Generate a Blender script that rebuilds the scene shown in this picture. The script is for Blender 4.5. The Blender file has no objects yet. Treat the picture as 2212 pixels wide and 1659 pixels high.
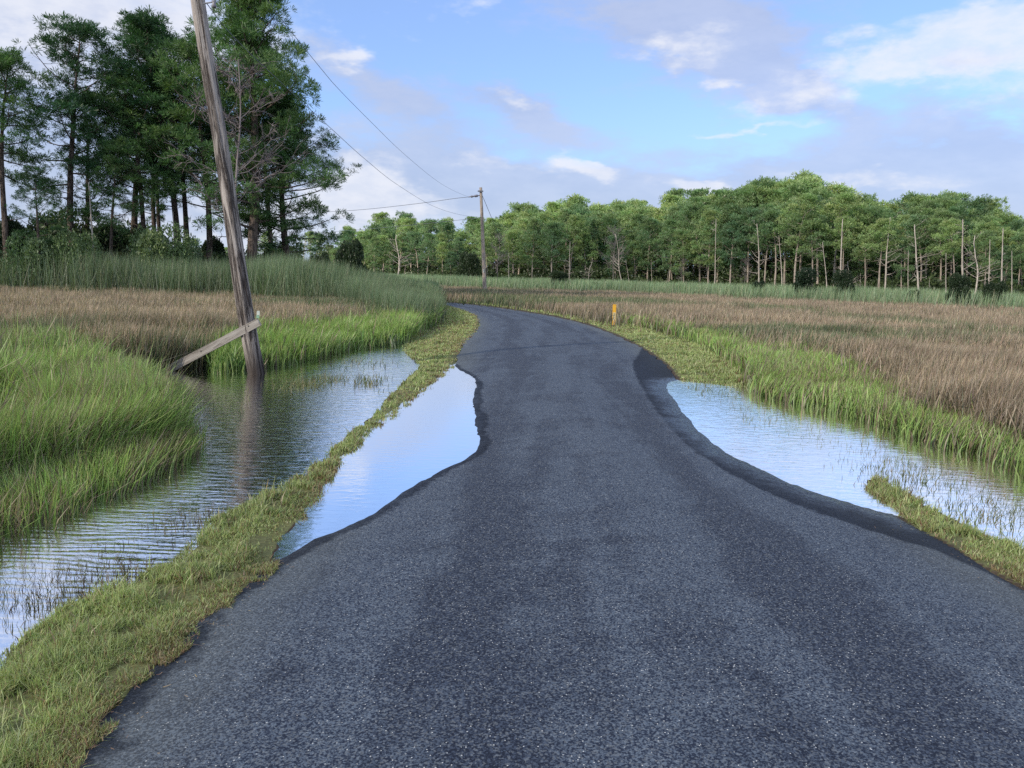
import bpy, math, random
import numpy as np
from mathutils import Vector, Matrix
R = math.radians
rng = np.random.default_rng(7)
random.seed(7)
S = bpy.context.scene
COL = S.collection

# ------------------------------------------------------------------ camera
CAM_H, FPX, CX, CY = 1.75, 1660.0, 1106.0, 829.5       # eye height above the water, focal length and centre (2212 px wide frame)
PITCH, ROLL = math.atan(231.5/1660.0), R(1.5)
Fv = np.array([0, math.cos(PITCH), -math.sin(PITCH)])
U0 = np.array([0, math.sin(PITCH), math.cos(PITCH)])
X0 = np.array([1.0, 0, 0])
RV = math.cos(ROLL)*X0 + math.sin(ROLL)*U0
UV = -math.sin(ROLL)*X0 + math.cos(ROLL)*U0
cam = bpy.data.cameras.new('camera'); cam_o = bpy.data.objects.new('camera', cam); COL.objects.link(cam_o)
m = Matrix(((RV[0], UV[0], -Fv[0], 0), (RV[1], UV[1], -Fv[1], 0), (RV[2], UV[2], -Fv[2], CAM_H), (0, 0, 0, 1)))
cam_o.matrix_world = m
cam.sensor_width = 36; cam.lens = 36*FPX/2212; cam.clip_start = 0.05; cam.clip_end = 8000
S.camera = cam_o

# ------------------------------------------------------------------ render / exposure
S.view_settings.view_transform = 'Standard'; S.view_settings.look = 'None'
S.view_settings.gamma = 1; S.view_settings.exposure = 0.56
S.render.engine = 'CYCLES'
S.cycles.max_bounces = 6; S.cycles.diffuse_bounces = 3; S.cycles.glossy_bounces = 3
S.cycles.transmission_bounces = 4; S.cycles.transparent_max_bounces = 8
S.cycles.caustics_reflective = False; S.cycles.caustics_refractive = False
S.cycles.use_denoising = False
S.cycles.use_adaptive_sampling = False

def ray(px, py):
    u = (np.asarray(px, float)-CX)/FPX; v = (CY-np.asarray(py, float))/FPX
    return Fv + np.multiply.outer(u, RV) + np.multiply.outer(v, UV)
def P(px, py, z=0.0):                      # point of the horizontal plane z seen at that place of the photograph
    d = ray(px, py); t = (z-CAM_H)/d[..., 2]
    return np.stack([d[..., 0]*t, d[..., 1]*t, np.full(np.shape(t), z)], -1)
def PD(px, py, Y):                         # point at depth Y
    d = ray(px, py); t = Y/d[..., 1]
    return np.array([d[0]*t, Y, CAM_H+d[2]*t])
def proj(x, y, z=0.0):
    dx, dy, dz = x, y, z-CAM_H
    f = dy*Fv[1]+dz*Fv[2]; f = np.where(f < 0.05, 0.05, f)
    r = dx*RV[0]+dy*RV[1]+dz*RV[2]; u = dx*UV[0]+dy*UV[1]+dz*UV[2]
    return CX+FPX*r/f, CY-FPX*u/f
def basey(px, D):                          # picture height of a ground point at distance D in column px
    return 598+(px-1106)*math.tan(ROLL)+CAM_H*FPX/D
def belt(cols):                            # outline of a belt given as (column, near distance, far distance)
    return [(c, basey(c, n)) for c, n, f in cols]+[(c, basey(c, f)) for c, n, f in cols[::-1]]
def azel(px, py):
    d = ray(px, py); d = d/np.linalg.norm(d)
    return math.atan2(d[0], d[1]), math.asin(d[2])

# ------------------------------------------------------------------ node helpers
class NT:
    def __init__(s, tree): s.t = tree; s.t.nodes.clear()
    def n(s, kind, **kw):
        nd = s.t.nodes.new(kind)
        for k, v in kw.items(): setattr(nd, k, v)
        return nd
    def link(s, a, b): s.t.links.new(a, b)
    def setin(s, nd, key, v):
        if v is None: return
        i = nd.inputs[key]
        if isinstance(v, bpy.types.NodeSocket): s.link(v, i)
        else: i.default_value = v
    def math(s, op, a, b=None, c=None, clamp=False):
        nd = s.n('ShaderNodeMath', operation=op, use_clamp=clamp)
        s.setin(nd, 0, a); s.setin(nd, 1, b); s.setin(nd, 2, c); return nd.outputs[0]
    def vmath(s, op, a, b=None):
        nd = s.n('ShaderNodeVectorMath', operation=op); s.setin(nd, 0, a); s.setin(nd, 1, b); return nd.outputs[0]
    def mix(s, f, a, b, mode='MIX'):
        nd = s.n('ShaderNodeMix', data_type='RGBA', blend_type=mode)
        s.setin(nd, 0, f); s.setin(nd, 6, a); s.setin(nd, 7, b); return nd.outputs[2]
    def noise(s, vec, scale, detail=3, rough=.5, out=0, dist=0.0):
        nd = s.n('ShaderNodeTexNoise'); s.setin(nd, 'Vector', vec)
        nd.inputs['Scale'].default_value = scale; nd.inputs['Detail'].default_value = detail
        nd.inputs['Roughness'].default_value = rough; nd.inputs['Distortion'].default_value = dist
        return nd.outputs[out]
    def ramp(s, f, a, b, smooth=True):       # maps a..b to 0..1
        nd = s.n('ShaderNodeMapRange'); nd.interpolation_type = 'SMOOTHSTEP' if smooth else 'LINEAR'
        s.setin(nd, 0, f); s.setin(nd, 1, a); s.setin(nd, 2, b); return nd.outputs[0]
    def combine(s, x, y, z):
        nd = s.n('ShaderNodeCombineXYZ'); s.setin(nd, 0, x); s.setin(nd, 1, y); s.setin(nd, 2, z); return nd.outputs[0]
def rgb(r, g, b): return (r, g, b, 1)

# ------------------------------------------------------------------ sky and sun
TOSUN_AZ = np.array([-0.75, -0.66]); TOSUN_AZ /= np.linalg.norm(TOSUN_AZ)
ELEV = R(25)
TOSUN = Vector((TOSUN_AZ[0]*math.cos(ELEV), TOSUN_AZ[1]*math.cos(ELEV), math.sin(ELEV)))
W = bpy.data.worlds.new('World'); S.world = W; W.use_nodes = True
w = NT(W.node_tree)
sky = w.n('ShaderNodeTexSky'); sky.sky_type = 'NISHITA'; sky.sun_disc = False
sky.sun_elevation = ELEV; sky.sun_rotation = math.atan2(TOSUN.x, TOSUN.y)
sky.altitude = 0; sky.air_density = 1.0; sky.dust_density = 0.4; sky.ozone_density = 2.0
tc = w.n('ShaderNodeTexCoord').outputs['Generated']
sp = w.n('ShaderNodeSeparateXYZ'); w.link(tc, sp.inputs[0])
az = w.math('ARCTAN2', sp.outputs[0], sp.outputs[1]); el = w.math('ARCSINE', sp.outputs[2])
ae = w.combine(az, el, 0.0)
wv = w.vmath('MULTIPLY', tc, (3.0, 3.0, 8.0))
warp = w.vmath('SUBTRACT', w.noise(wv, 1.6, 5, .62, out=1), (.5, .5, .5))
warp = w.vmath('MULTIPLY', warp, (.20, .11, 0))
aew = w.vmath('ADD', ae, warp)
def blob(px, py, sx, sy, rot, amp, vec=None):
    a, e = azel(px, py)
    d = w.vmath('SUBTRACT', vec or aew, (a, e, 0))
    vr = w.n('ShaderNodeVectorRotate', rotation_type='Z_AXIS'); w.link(d, vr.inputs['Vector']); vr.inputs['Angle'].default_value = R(rot)
    q = w.vmath('MULTIPLY', vr.outputs[0], (FPX/sx, FPX/sy, 0))
    dd = w.n('ShaderNodeVectorMath', operation='DOT_PRODUCT'); w.link(q, dd.inputs[0]); w.link(q, dd.inputs[1])
    return w.math('MULTIPLY', w.math('EXPONENT', w.math('MULTIPLY', dd.outputs['Value'], -1.0)), amp)
def total(lst):
    t = lst[0]
    for b in lst[1:]: t = w.math('ADD', t, b)
    return t
mauve = total([blob(1500, 60, 260, 85, 12, 1.1), blob(1740, 180, 150, 40, 35, .95), blob(1130, 245, 150, 45, 18, 1.0),
    blob(860, 230, 190, 60, 22, .75), blob(1800, 340, 380, 55, 2, .55), blob(1000, 400, 420, 70, 0, .8), blob(1900, 420, 500, 60, 0, .8),
    blob(1500, 450, 700, 45, 0, .75), blob(620, 430, 420, 120, 0, .75), blob(100, 300, 420, 300, 0, .6), blob(2150, 300, 170, 60, 20, .5),
    blob(2100, 150, 70, 20, 0, .5), blob(300, 60, 260, 80, 0, .5), blob(2500, 350, 380, 160, 0, .7), blob(-400, 200, 400, 250, 0, .6)])
white = total([blob(100, -350, 600, 260, 0, .55), blob(900, -520, 800, 160, 0, .40), blob(60, 60, 420, 130, 0, .72), blob(300, 0, 240, 50, 0, .4), blob(2060, 110, 290, 60, -12, 1.15), blob(1880, 60, 110, 18, -4, .5),
    blob(1290, 372, 62, 26, 20, 1.2), blob(1130, 235, 85, 26, 15, .75), blob(1480, 405, 55, 18, 10, 1.0), blob(1480, 95, 120, 35, 5, .7),
    blob(1840, 400, 260, 30, 0, .65), blob(1100, 360, 170, 28, 5, .55), blob(760, 130, 60, 18, -12, .7), blob(780, 380, 150, 45, 10, .7),
    blob(1080, 20, 120, 20, -15, .6), blob(1600, 272, 130, 8, -3, .6), blob(2150, 40, 90, 60, 0, .6), blob(760, 440, 200, 40, 0, .8),
    blob(1580, 155, 60, 10, 0, .55), blob(560, 500, 500, 60, 0, .7), blob(900, 80, 200, 30, 10, .22), blob(2600, 120, 300, 120, 0, .8)])
fine = w.noise(w.vmath('MULTIPLY', tc, (1, 1, 2.6)), 9, 8, .62)
fine2 = w.noise(w.vmath('MULTIPLY', tc, (1, 1, 2.2)), 26, 6, .6)
# unseen broken clouds overhead and behind, brightened to lift the ambient light
gen = w.ramp(w.noise(w.vmath('MULTIPLY', tc, (1, 1, 2.5)), 2.2, 6, .6), .34, .60)
behind = w.ramp(sp.outputs[1], .55, .1)
high = w.ramp(sp.outputs[2], .52, .72)
gen = w.math('MULTIPLY', gen, w.math('MAXIMUM', behind, high))
mm = w.ramp(w.math('ADD', mauve, w.math('MULTIPLY', w.math('SUBTRACT', fine, .5), 1.9)), .22, .95)
ww = w.math('ADD', white, w.math('ADD', w.math('MULTIPLY', w.math('SUBTRACT', fine2, .5), .8), w.math('MULTIPLY', w.math('SUBTRACT', fine, .5), .9)))
ww = w.ramp(ww, .28, .95)
SKYK = 0.12
skyc = w.mix(1.0, sky.outputs[0], rgb(.74, .90, 1.26), 'MULTIPLY')
skyc = w.mix(.25, skyc, rgb(.45/SKYK, .58/SKYK, .80/SKYK))
# pale band towards the horizon
hz = w.ramp(sp.outputs[2], .24, -.02)
c0 = w.mix(w.math('MULTIPLY', hz, .8), skyc, rgb(.31/SKYK, .42/SKYK, .62/SKYK))
c1 = w.mix(w.math('MULTIPLY', mm, .66), c0, w.mix(w.ramp(fine, .3, .7), rgb(.31/SKYK, .34/SKYK, .45/SKYK), rgb(.39/SKYK, .41/SKYK, .50/SKYK)))
c2 = w.mix(w.math('MULTIPLY', ww, w.math('ADD', .52, w.math('MULTIPLY', w.ramp(fine2, .3, .7), .30))), c1, rgb(.60/SKYK, .615/SKYK, .67/SKYK))
c2 = w.mix(w.math('MULTIPLY', gen, .8), c2, w.mix(w.ramp(fine, .3, .7), rgb(.62/SKYK, .64/SKYK, .70/SKYK), rgb(1.05/SKYK, 1.10/SKYK, 1.16/SKYK)))
bg = w.n('ShaderNodeBackground'); w.link(c2, bg.inputs[0]); bg.inputs[1].default_value = SKYK
wo = w.n('ShaderNodeOutputWorld'); w.link(bg.outputs[0], wo.inputs[0])
W.cycles.sampling_method = 'MANUAL'; W.cycles.sample_map_resolution = 512

sl = bpy.data.lights.new('sun', 'SUN'); sl.energy = 4.2; sl.angle = R(0.5); sl.color = (1.0, .90, .74)
so = bpy.data.objects.new('sun', sl); COL.objects.link(so)
so.rotation_euler = TOSUN.to_track_quat('Z', 'Y').to_euler(); so.location = (0, 0, 60)

# ------------------------------------------------------------------ mesh helpers
def mesh_np(name, V, T, col=None, mat=None, smooth=False, attrs=None):
    V = np.asarray(V, np.float32); T = np.asarray(T, np.int32)
    k = T.shape[1]
    me = bpy.data.meshes.new(name)
    me.vertices.add(len(V)); me.vertices.foreach_set('co', V.ravel())
    me.loops.add(T.size); me.loops.foreach_set('vertex_index', T.ravel())
    me.polygons.add(len(T))
    me.polygons.foreach_set('loop_start', np.arange(0, T.size, k, dtype=np.int32))
    me.update(calc_edges=True)
    if smooth: me.polygons.foreach_set('use_smooth', np.ones(len(T), bool))
    if col is not None:
        a = me.attributes.new('Col', 'FLOAT_COLOR', 'POINT')
        c = np.ones((len(V), 4), np.float32); c[:, :3] = col; a.data.foreach_set('color', c.ravel())
    for nm, val in (attrs or {}).items():
        a = me.attributes.new(nm, 'FLOAT', 'POINT'); a.data.foreach_set('value', np.asarray(val, np.float32))
    if mat: me.materials.append(mat)
    return me
def link(name, me, parent=None, loc=(0, 0, 0)):
    o = bpy.data.objects.new(name, me); COL.objects.link(o); o.location = loc
    if parent: o.parent = parent
    return o
def tag(o, label=None, cat=None, group=None, kind=None):
    if label: o['label'] = label
    if cat: o['category'] = cat
    if group: o['group'] = group
    if kind: o['kind'] = kind
    return o
class Geo:
    """collects tubes, boxes and triangles with colours into one mesh"""
    def __init__(s): s.V = []; s.T = []; s.n = 0
    def add(s, V, T):
        s.V.append(np.asarray(V, float)); s.T.append(np.asarray(T, int)+s.n); s.n += len(V)
    def tube(s, pts, rad, k=7, cap=True, wob=0.0):
        pts = np.asarray(pts, float); n = len(pts); rad = np.broadcast_to(rad, n)
        tg = np.gradient(pts, axis=0); tg /= np.linalg.norm(tg, axis=1)[:, None]+1e-9
        ref = np.array([1, 0, 0]) if abs(tg[0][0]) < .8 else np.array([0, 1, 0])
        u = np.cross(tg, ref); u /= np.linalg.norm(u, axis=1)[:, None]+1e-9; v = np.cross(tg, u)
        a = np.arange(k)*2*math.pi/k
        rr = rad[:, None]*(1+wob*rng.normal(size=(n, k))) if wob else rad[:, None]*np.ones((1, k))
        V = pts[:, None]+rr[..., None]*(np.cos(a)[None, :, None]*u[:, None]+np.sin(a)[None, :, None]*v[:, None])
        V = V.reshape(-1, 3)
        i, j = np.meshgrid(np.arange(n-1), np.arange(k), indexing='ij'); i = i.ravel(); j = j.ravel(); j2 = (j+1) % k
        T = np.concatenate([np.stack([i*k+j, i*k+j2, (i+1)*k+j2], 1), np.stack([i*k+j, (i+1)*k+j2, (i+1)*k+j], 1)])
        if cap:
            V = np.vstack([V, pts[:1], pts[-1:]]); c0, c1 = n*k, n*k+1; jj = np.arange(k); j2 = (jj+1) % k
            T = np.vstack([T, np.stack([np.full(k, c0), j2, jj], 1), np.stack([np.full(k, c1), (n-1)*k+jj, (n-1)*k+j2], 1)])
        s.add(V, T)
    def mesh(s, name, mat, smooth=True):
        return mesh_np(name, np.vstack(s.V), np.vstack(s.T), mat=mat, smooth=smooth)

def hash2(i, j, seed):
    v = np.sin(i*127.1+j*311.7+seed*74.7)*43758.5453
    return v-np.floor(v)
def vnoise(x, y, scale, seed=0, octaves=3):
    t = 0; amp = 1; tot = 0; f = 1/scale
    for o in range(octaves):
        X = x*f; Y = y*f; i = np.floor(X); j = np.floor(Y); a = X-i; b = Y-j
        a = a*a*(3-2*a); b = b*b*(3-2*b)
        v = (hash2(i, j, seed+o)*(1-a)+hash2(i+1, j, seed+o)*a)*(1-b)+(hash2(i, j+1, seed+o)*(1-a)+hash2(i+1, j+1, seed+o)*a)*b
        t = t+amp*v; tot += amp; amp *= .5; f *= 2.03
    return t/tot
def pip(x, y, poly):
    poly = np.asarray(poly, float); inside = np.zeros(np.shape(x), bool)
    x1, y1 = poly[-1]
    for x2, y2 in poly:
        if y1 != y2:
            c = ((y2 > y) != (y1 > y)) & (x < (x1-x2)*(y-y2)/(y1-y2)+x2)
            inside ^= c
        x1, y1 = x2, y2
    return inside
def sdist(x, y, poly):                       # signed distance to a polygon, negative inside
    poly = np.asarray(poly, float); best = np.full(np.shape(x), 1e18)
    x1, y1 = poly[-1]
    for x2, y2 in poly:
        ex, ey = x2-x1, y2-y1
        t = np.clip(((x-x1)*ex+(y-y1)*ey)/(ex*ex+ey*ey+1e-12), 0, 1)
        d = (x-x1-t*ex)**2+(y-y1-t*ey)**2
        best = np.minimum(best, d); x1, y1 = x2, y2
    d = np.sqrt(best)
    return np.where(pip(x, y, poly), -d, d)
def wpoly(pxs, z=0.0): return [tuple(P(a, b, z)[:2]) for a, b in pxs]
def smooth(pts, n=4):                        # Catmull-Rom through a closed outline
    pts = np.asarray(pts, float); N = len(pts); out = []
    for i in range(N):
        p0, p1, p2, p3 = pts[i-1], pts[i], pts[(i+1) % N], pts[(i+2) % N]
        for k in range(n):
            t = k/n
            out.append(.5*((2*p1)+(-p0+p2)*t+(2*p0-5*p1+4*p2-p3)*t*t+(-p0+3*p1-3*p2+p3)*t**3))
    return out
def resample(pts, n):
    pts = np.asarray(pts, float); s = np.r_[0, np.cumsum(np.linalg.norm(np.diff(pts, axis=0), axis=1))]
    q = np.linspace(0, s[-1], n); return np.stack([np.interp(q, s, pts[:, k]) for k in range(pts.shape[1])], 1)

# ------------------------------------------------------------------ the lie of the land
POND_L = smooth(wpoly([(-150, 1560), (0, 1420), (100, 1350), (200, 1294), (312, 1258), (418, 1190), (482, 1122), (598, 1068), (686, 1010), (726, 973), (773, 931), (795, 911), (830, 869), (869, 828), (910, 790),
                (880, 760), (905, 724), (940, 711), (915, 730), (868, 738), (800, 738), (700, 760), (600, 778), (500, 788), (420, 797), (350, 803), (200, 812), (0, 830), (-500, 880), (-1100, 1000), (-1100, 1560)]))
PUDDLE = smooth(wpoly([(585, 1215), (600, 1175), (630, 1135), (680, 1075), (708, 1036), (728, 994), (762, 962), (801, 914), (855, 884), (913, 840), (957, 801), (972, 788),
                (992, 800), (1026, 822), (1020, 870), (1030, 925), (1032, 965), (1000, 992), (905, 1040), (820, 1098), (745, 1140), (685, 1160), (640, 1190)]))
POND_R = smooth(wpoly([(1440, 832), (1462, 870), (1500, 920), (1560, 970), (1640, 1012), (1740, 1055), (1850, 1090), (1950, 1115), (1992, 1133), (1945, 1090), (1882, 1044),
                (1905, 1044), (2000, 1088), (2100, 1135), (2212, 1192), (2420, 1285), (2800, 1300), (2800, 1120), (2212, 985), (2100, 950), (2000, 925), (1900, 893), (1800, 865), (1700, 848), (1600, 833), (1480, 822)]))
PONDS = [POND_L, PUDDLE, POND_R]
RL_px = [(90, 1720), (175, 1600), (310, 1460), (440, 1340), (560, 1235), (625, 1150), (715, 1040), (790, 960), (860, 895), (925, 835), (975, 788), (1000, 745), (1026, 718), (1034, 700), (1026, 684), (1000, 672), (970, 664), (935, 657.5)]
RR_px = [(2420, 1400), (2212, 1270), (2100, 1208), (1990, 1142), (1890, 1075), (1780, 1010), (1680, 950), (1590, 898), (1520, 855), (1468, 818), (1430, 788), (1385, 757), (1330, 729), (1270, 706), (1200, 688), (1120, 674), (1050, 664), (990, 657.5), (935, 653)]
def edge(pxs, back, fwd):
    w_ = [P(a, b, .05)[:2] for a, b in pxs]
    return np.array(back+[tuple(q) for q in w_]+fwd)
RLw = edge(RL_px, [(-1.9, -8), (-1.95, -2)], [(-14, 60), (-30, 66), (-60, 70)])
RRw = edge(RR_px, [(3.2, -8), (3.1, -2)], [(-12, 66), (-29, 72), (-60, 76)])
def cr(pts, n=6):
    pts = np.asarray(pts, float); q = np.vstack([2*pts[0]-pts[1], pts, 2*pts[-1]-pts[-2]]); out = []
    for i in range(1, len(q)-2):
        p0, p1, p2, p3 = q[i-1:i+3]
        for k in range(n):
            t = k/n; out.append(.5*((2*p1)+(-p0+p2)*t+(2*p0-5*p1+4*p2-p3)*t*t+(-p0+3*p1-3*p2+p3)*t**3))
    out.append(pts[-1]); return np.array(out)
RLs, RRs = cr(RLw), cr(RRw)
ROAD_POLY = np.vstack([RLs, RRs[::-1]])
def near_pond(x, y):
    ds = [sdist(x, y, p) for p in PONDS]
    return np.minimum.reduce(ds), ds
def ground_h(x, y, on_road=None):
    d, _ = near_pond(x, y)
    r = np.hypot(x, y)
    d = d+.16*(vnoise(x, y, .45, 3)-.5)*np.clip(1.2-np.abs(d)/.6, .0, 1)*(1 if on_road is None else np.where(on_road, .45, 1))+.05*(vnoise(x, y, .11, 6)-.5)*np.clip(1-np.abs(d)/.3, 0, 1)
    h = np.where(d > 0, .11*np.tanh(np.maximum(d, 0)/1.3), -.16*np.tanh(-np.minimum(d, 0)/.9))
    bump = (vnoise(x, y, .5, 11)-.42)*.03*np.clip(np.abs(d)/.5, 0, 1)
    if on_road is not None: bump = bump*np.where(on_road, .15, 1)
    h = h+np.where(d > 0, bump, bump*.6)
    far = np.clip((r-60)/60, 0, 1)
    return h+far*.05
def road_h(x, y, ctr):                       # a slight crown
    h = ground_h(x, y, np.ones(np.shape(x), bool))
    d, _ = near_pond(x, y)
    return h+.03*np.clip(d/1.5, 0, 1)*(1-ctr**2)

# region outlines (where the plants root)
V_LEFT = [(-900, 830), (0, 792), (150, 790), (240, 815), (300, 850), (350, 900), (392, 945), (340, 962), (250, 985), (150, 1012), (0, 1040), (-400, 1150), (-1000, 1200)]
BROWN_L = [(-1200, basey(-1200, 44)), (0, basey(0, 42)), (500, basey(500, 40)), (700, basey(700, 37)), (800, 672), (925, 664), (935, 674), (860, 690), (560, 740), (475, 760), (455, 788), (345, 793), (240, 806), (200, 790), (0, 792), (-1200, 850)]
GREEN_L = [(458, 796), (500, 791), (600, 781), (700, 763), (760, 748), (870, 735), (900, 715), (945, 698), (950, 680), (935, 668), (860, 684), (700, 715), (560, 735), (480, 760)]
REED_L = belt([(-1200, 44, 54), (0, 40, 50), (500, 39, 50), (700, 36, 52), (940, 44, 70)])
REED_ROAD = [(700, 640), (930, 640), (942, 672), (938, 692), (900, 702), (820, 692), (740, 672)]
VERGE_L = [(-700, 2200), (-300, 1700), (0, 1388), (90, 1328), (170, 1274), (284, 1241), (392, 1177), (452, 1109), (576, 1056), (670, 1001), (714, 966), (762, 921), (791, 905), (830, 865), (869, 824), (908, 787),
           (862, 745), (900, 712), (940, 705), (952, 684), (942, 664), (935, 657), (970, 664), (1000, 671), (1030, 684), (1040, 700), (1032, 718), (1006, 746), (980, 790), (930, 838), (865, 890), (805, 920), (765, 968), (732, 998), (712, 1040), (684, 1080), (634, 1140), (604, 1180), (600, 1220), (560, 1268), (448, 1362), (350, 1476), (205, 1616), (120, 1740), (0, 2200)]
VERGE_R = [(940, 652), (1000, 656), (1060, 663), (1130, 673), (1205, 686), (1275, 704), (1335, 727), (1390, 755), (1435, 786), (1475, 818), (1600, 832), (1720, 850), (1640, 800), (1540, 765), (1480, 735), (1400, 712), (1300, 690), (1200, 672), (1100, 660), (1000, 650), (945, 648)]
STRIP_R = [(1868, 1042), (1895, 1030), (2000, 1085), (2100, 1132), (2212, 1188), (2420, 1270), (2700, 1400), (2420, 1395), (2212, 1262), (2100, 1203), (1995, 1142), (1942, 1092)]
GREEN_R = [(1300, 692), (1400, 690), (1500, 715), (1620, 742), (1750, 775), (1850, 826), (2000, 888), (2212, 962), (2900, 1085), (2900, 1220), (2212, 1015), (2100, 965), (2000, 937), (1900, 905), (1800, 876), (1700, 856), (1640, 843), (1600, 800), (1500, 742), (1400, 712)]
BROWN_R = [(935, 646), (900, basey(900, 100)), (1000, basey(1000, 93)), (1400, basey(1400, 92)), (1700, basey(1700, 74)), (2212, basey(2212, 63)), (2900, basey(2900, 58)), (2900, 1140), (2212, 985), (2000, 900), (1850, 808), (1750, 780), (1620, 748), (1500, 722), (1400, 700), (1300, 694), (1200, 674), (1060, 656), (955, 650)]
REED_R = belt([(700, 98, 120), (1000, 90, 110), (1400, 88, 106), (1700, 72, 88), (2212, 61, 78), (3000, 56, 72)])

# ------------------------------------------------------------------ materials
def mat(name):
    mt = bpy.data.materials.new(name); mt.use_nodes = True; return mt, NT(mt.node_tree)
def principled(nt, color, rough=.8, spec=.3, normal=None):
    p = nt.n('ShaderNodeBsdfPrincipled'); nt.setin(p, 'Base Color', color); nt.setin(p, 'Roughness', rough)
    nt.setin(p, 'Specular IOR Level', spec)
    if normal is not None: nt.link(normal, p.inputs['Normal'])
    o = nt.n('ShaderNodeOutputMaterial'); nt.link(p.outputs[0], o.inputs[0]); return p
def bump(nt, h, strength, dist):
    b = nt.n('ShaderNodeBump'); nt.setin(b, 'Strength', strength); nt.setin(b, 'Distance', dist); nt.link(h, b.inputs['Height']); return b.outputs[0]
def leafmat(name, trans=.35, gloss=.0, vary=False):
    mt, n = mat(name)
    a = n.n('ShaderNodeAttribute'); a.attribute_name = 'Col'
    c = a.outputs['Color']
    if vary:
        oi = n.n('ShaderNodeObjectInfo').outputs['Random']
        c = n.mix(1.0, c, n.mix(oi, rgb(.60, .72, .78), rgb(1.45, 1.32, 1.10)), 'MULTIPLY')
    d = n.n('ShaderNodeBsdfDiffuse'); n.link(c, d.inputs[0])
    t = n.n('ShaderNodeBsdfTranslucent'); n.link(n.mix(1.0, c, rgb(1.0, 1.15, .6), 'MULTIPLY'), t.inputs[0])
    mx = n.n('ShaderNodeMixShader'); mx.inputs[0].default_value = trans; n.link(d.outputs[0], mx.inputs[1]); n.link(t.outputs[0], mx.inputs[2])
    out = mx.outputs[0]
    if gloss:
        g = n.n('ShaderNodeBsdfGlossy'); g.inputs['Roughness'].default_value = .45; g.inputs[0].default_value = rgb(.8, .8, .8)
        m2 = n.n('ShaderNodeMixShader'); m2.inputs[0].default_value = gloss; n.link(out, m2.inputs[1]); n.link(g.outputs[0], m2.inputs[2]); out = m2.outputs[0]
    o = n.n('ShaderNodeOutputMaterial'); n.link(out, o.inputs[0]); return mt
M_GRASS = leafmat('grass_blades', .35, .04)
M_NEEDLE = leafmat('pine_needles', .33, .03, True)
M_LEAF = leafmat('shrub_leaves', .3, .04, True)

def m_ground():
    mt, n = mat('marsh_ground')
    a = n.n('ShaderNodeAttribute'); a.attribute_name = 'Col'
    pos = n.n('ShaderNodeTexCoord').outputs['Object']
    n1 = n.noise(pos, 3.0, 6, .6); n2 = n.noise(pos, 40, 3, .6)
    c = n.mix(n.ramp(n1, .3, .7), a.outputs['Color'], n.mix(1.0, a.outputs['Color'], rgb(1.5, 1.45, 1.3), 'MULTIPLY'))
    c = n.mix(n.ramp(n2, .35, .75), n.mix(1.0, c, rgb(.65, .62, .6), 'MULTIPLY'), c)
    principled(n, c, .9, .2, bump(n, n2, .6, .02)); return mt
M_GROUND = m_ground()

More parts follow.
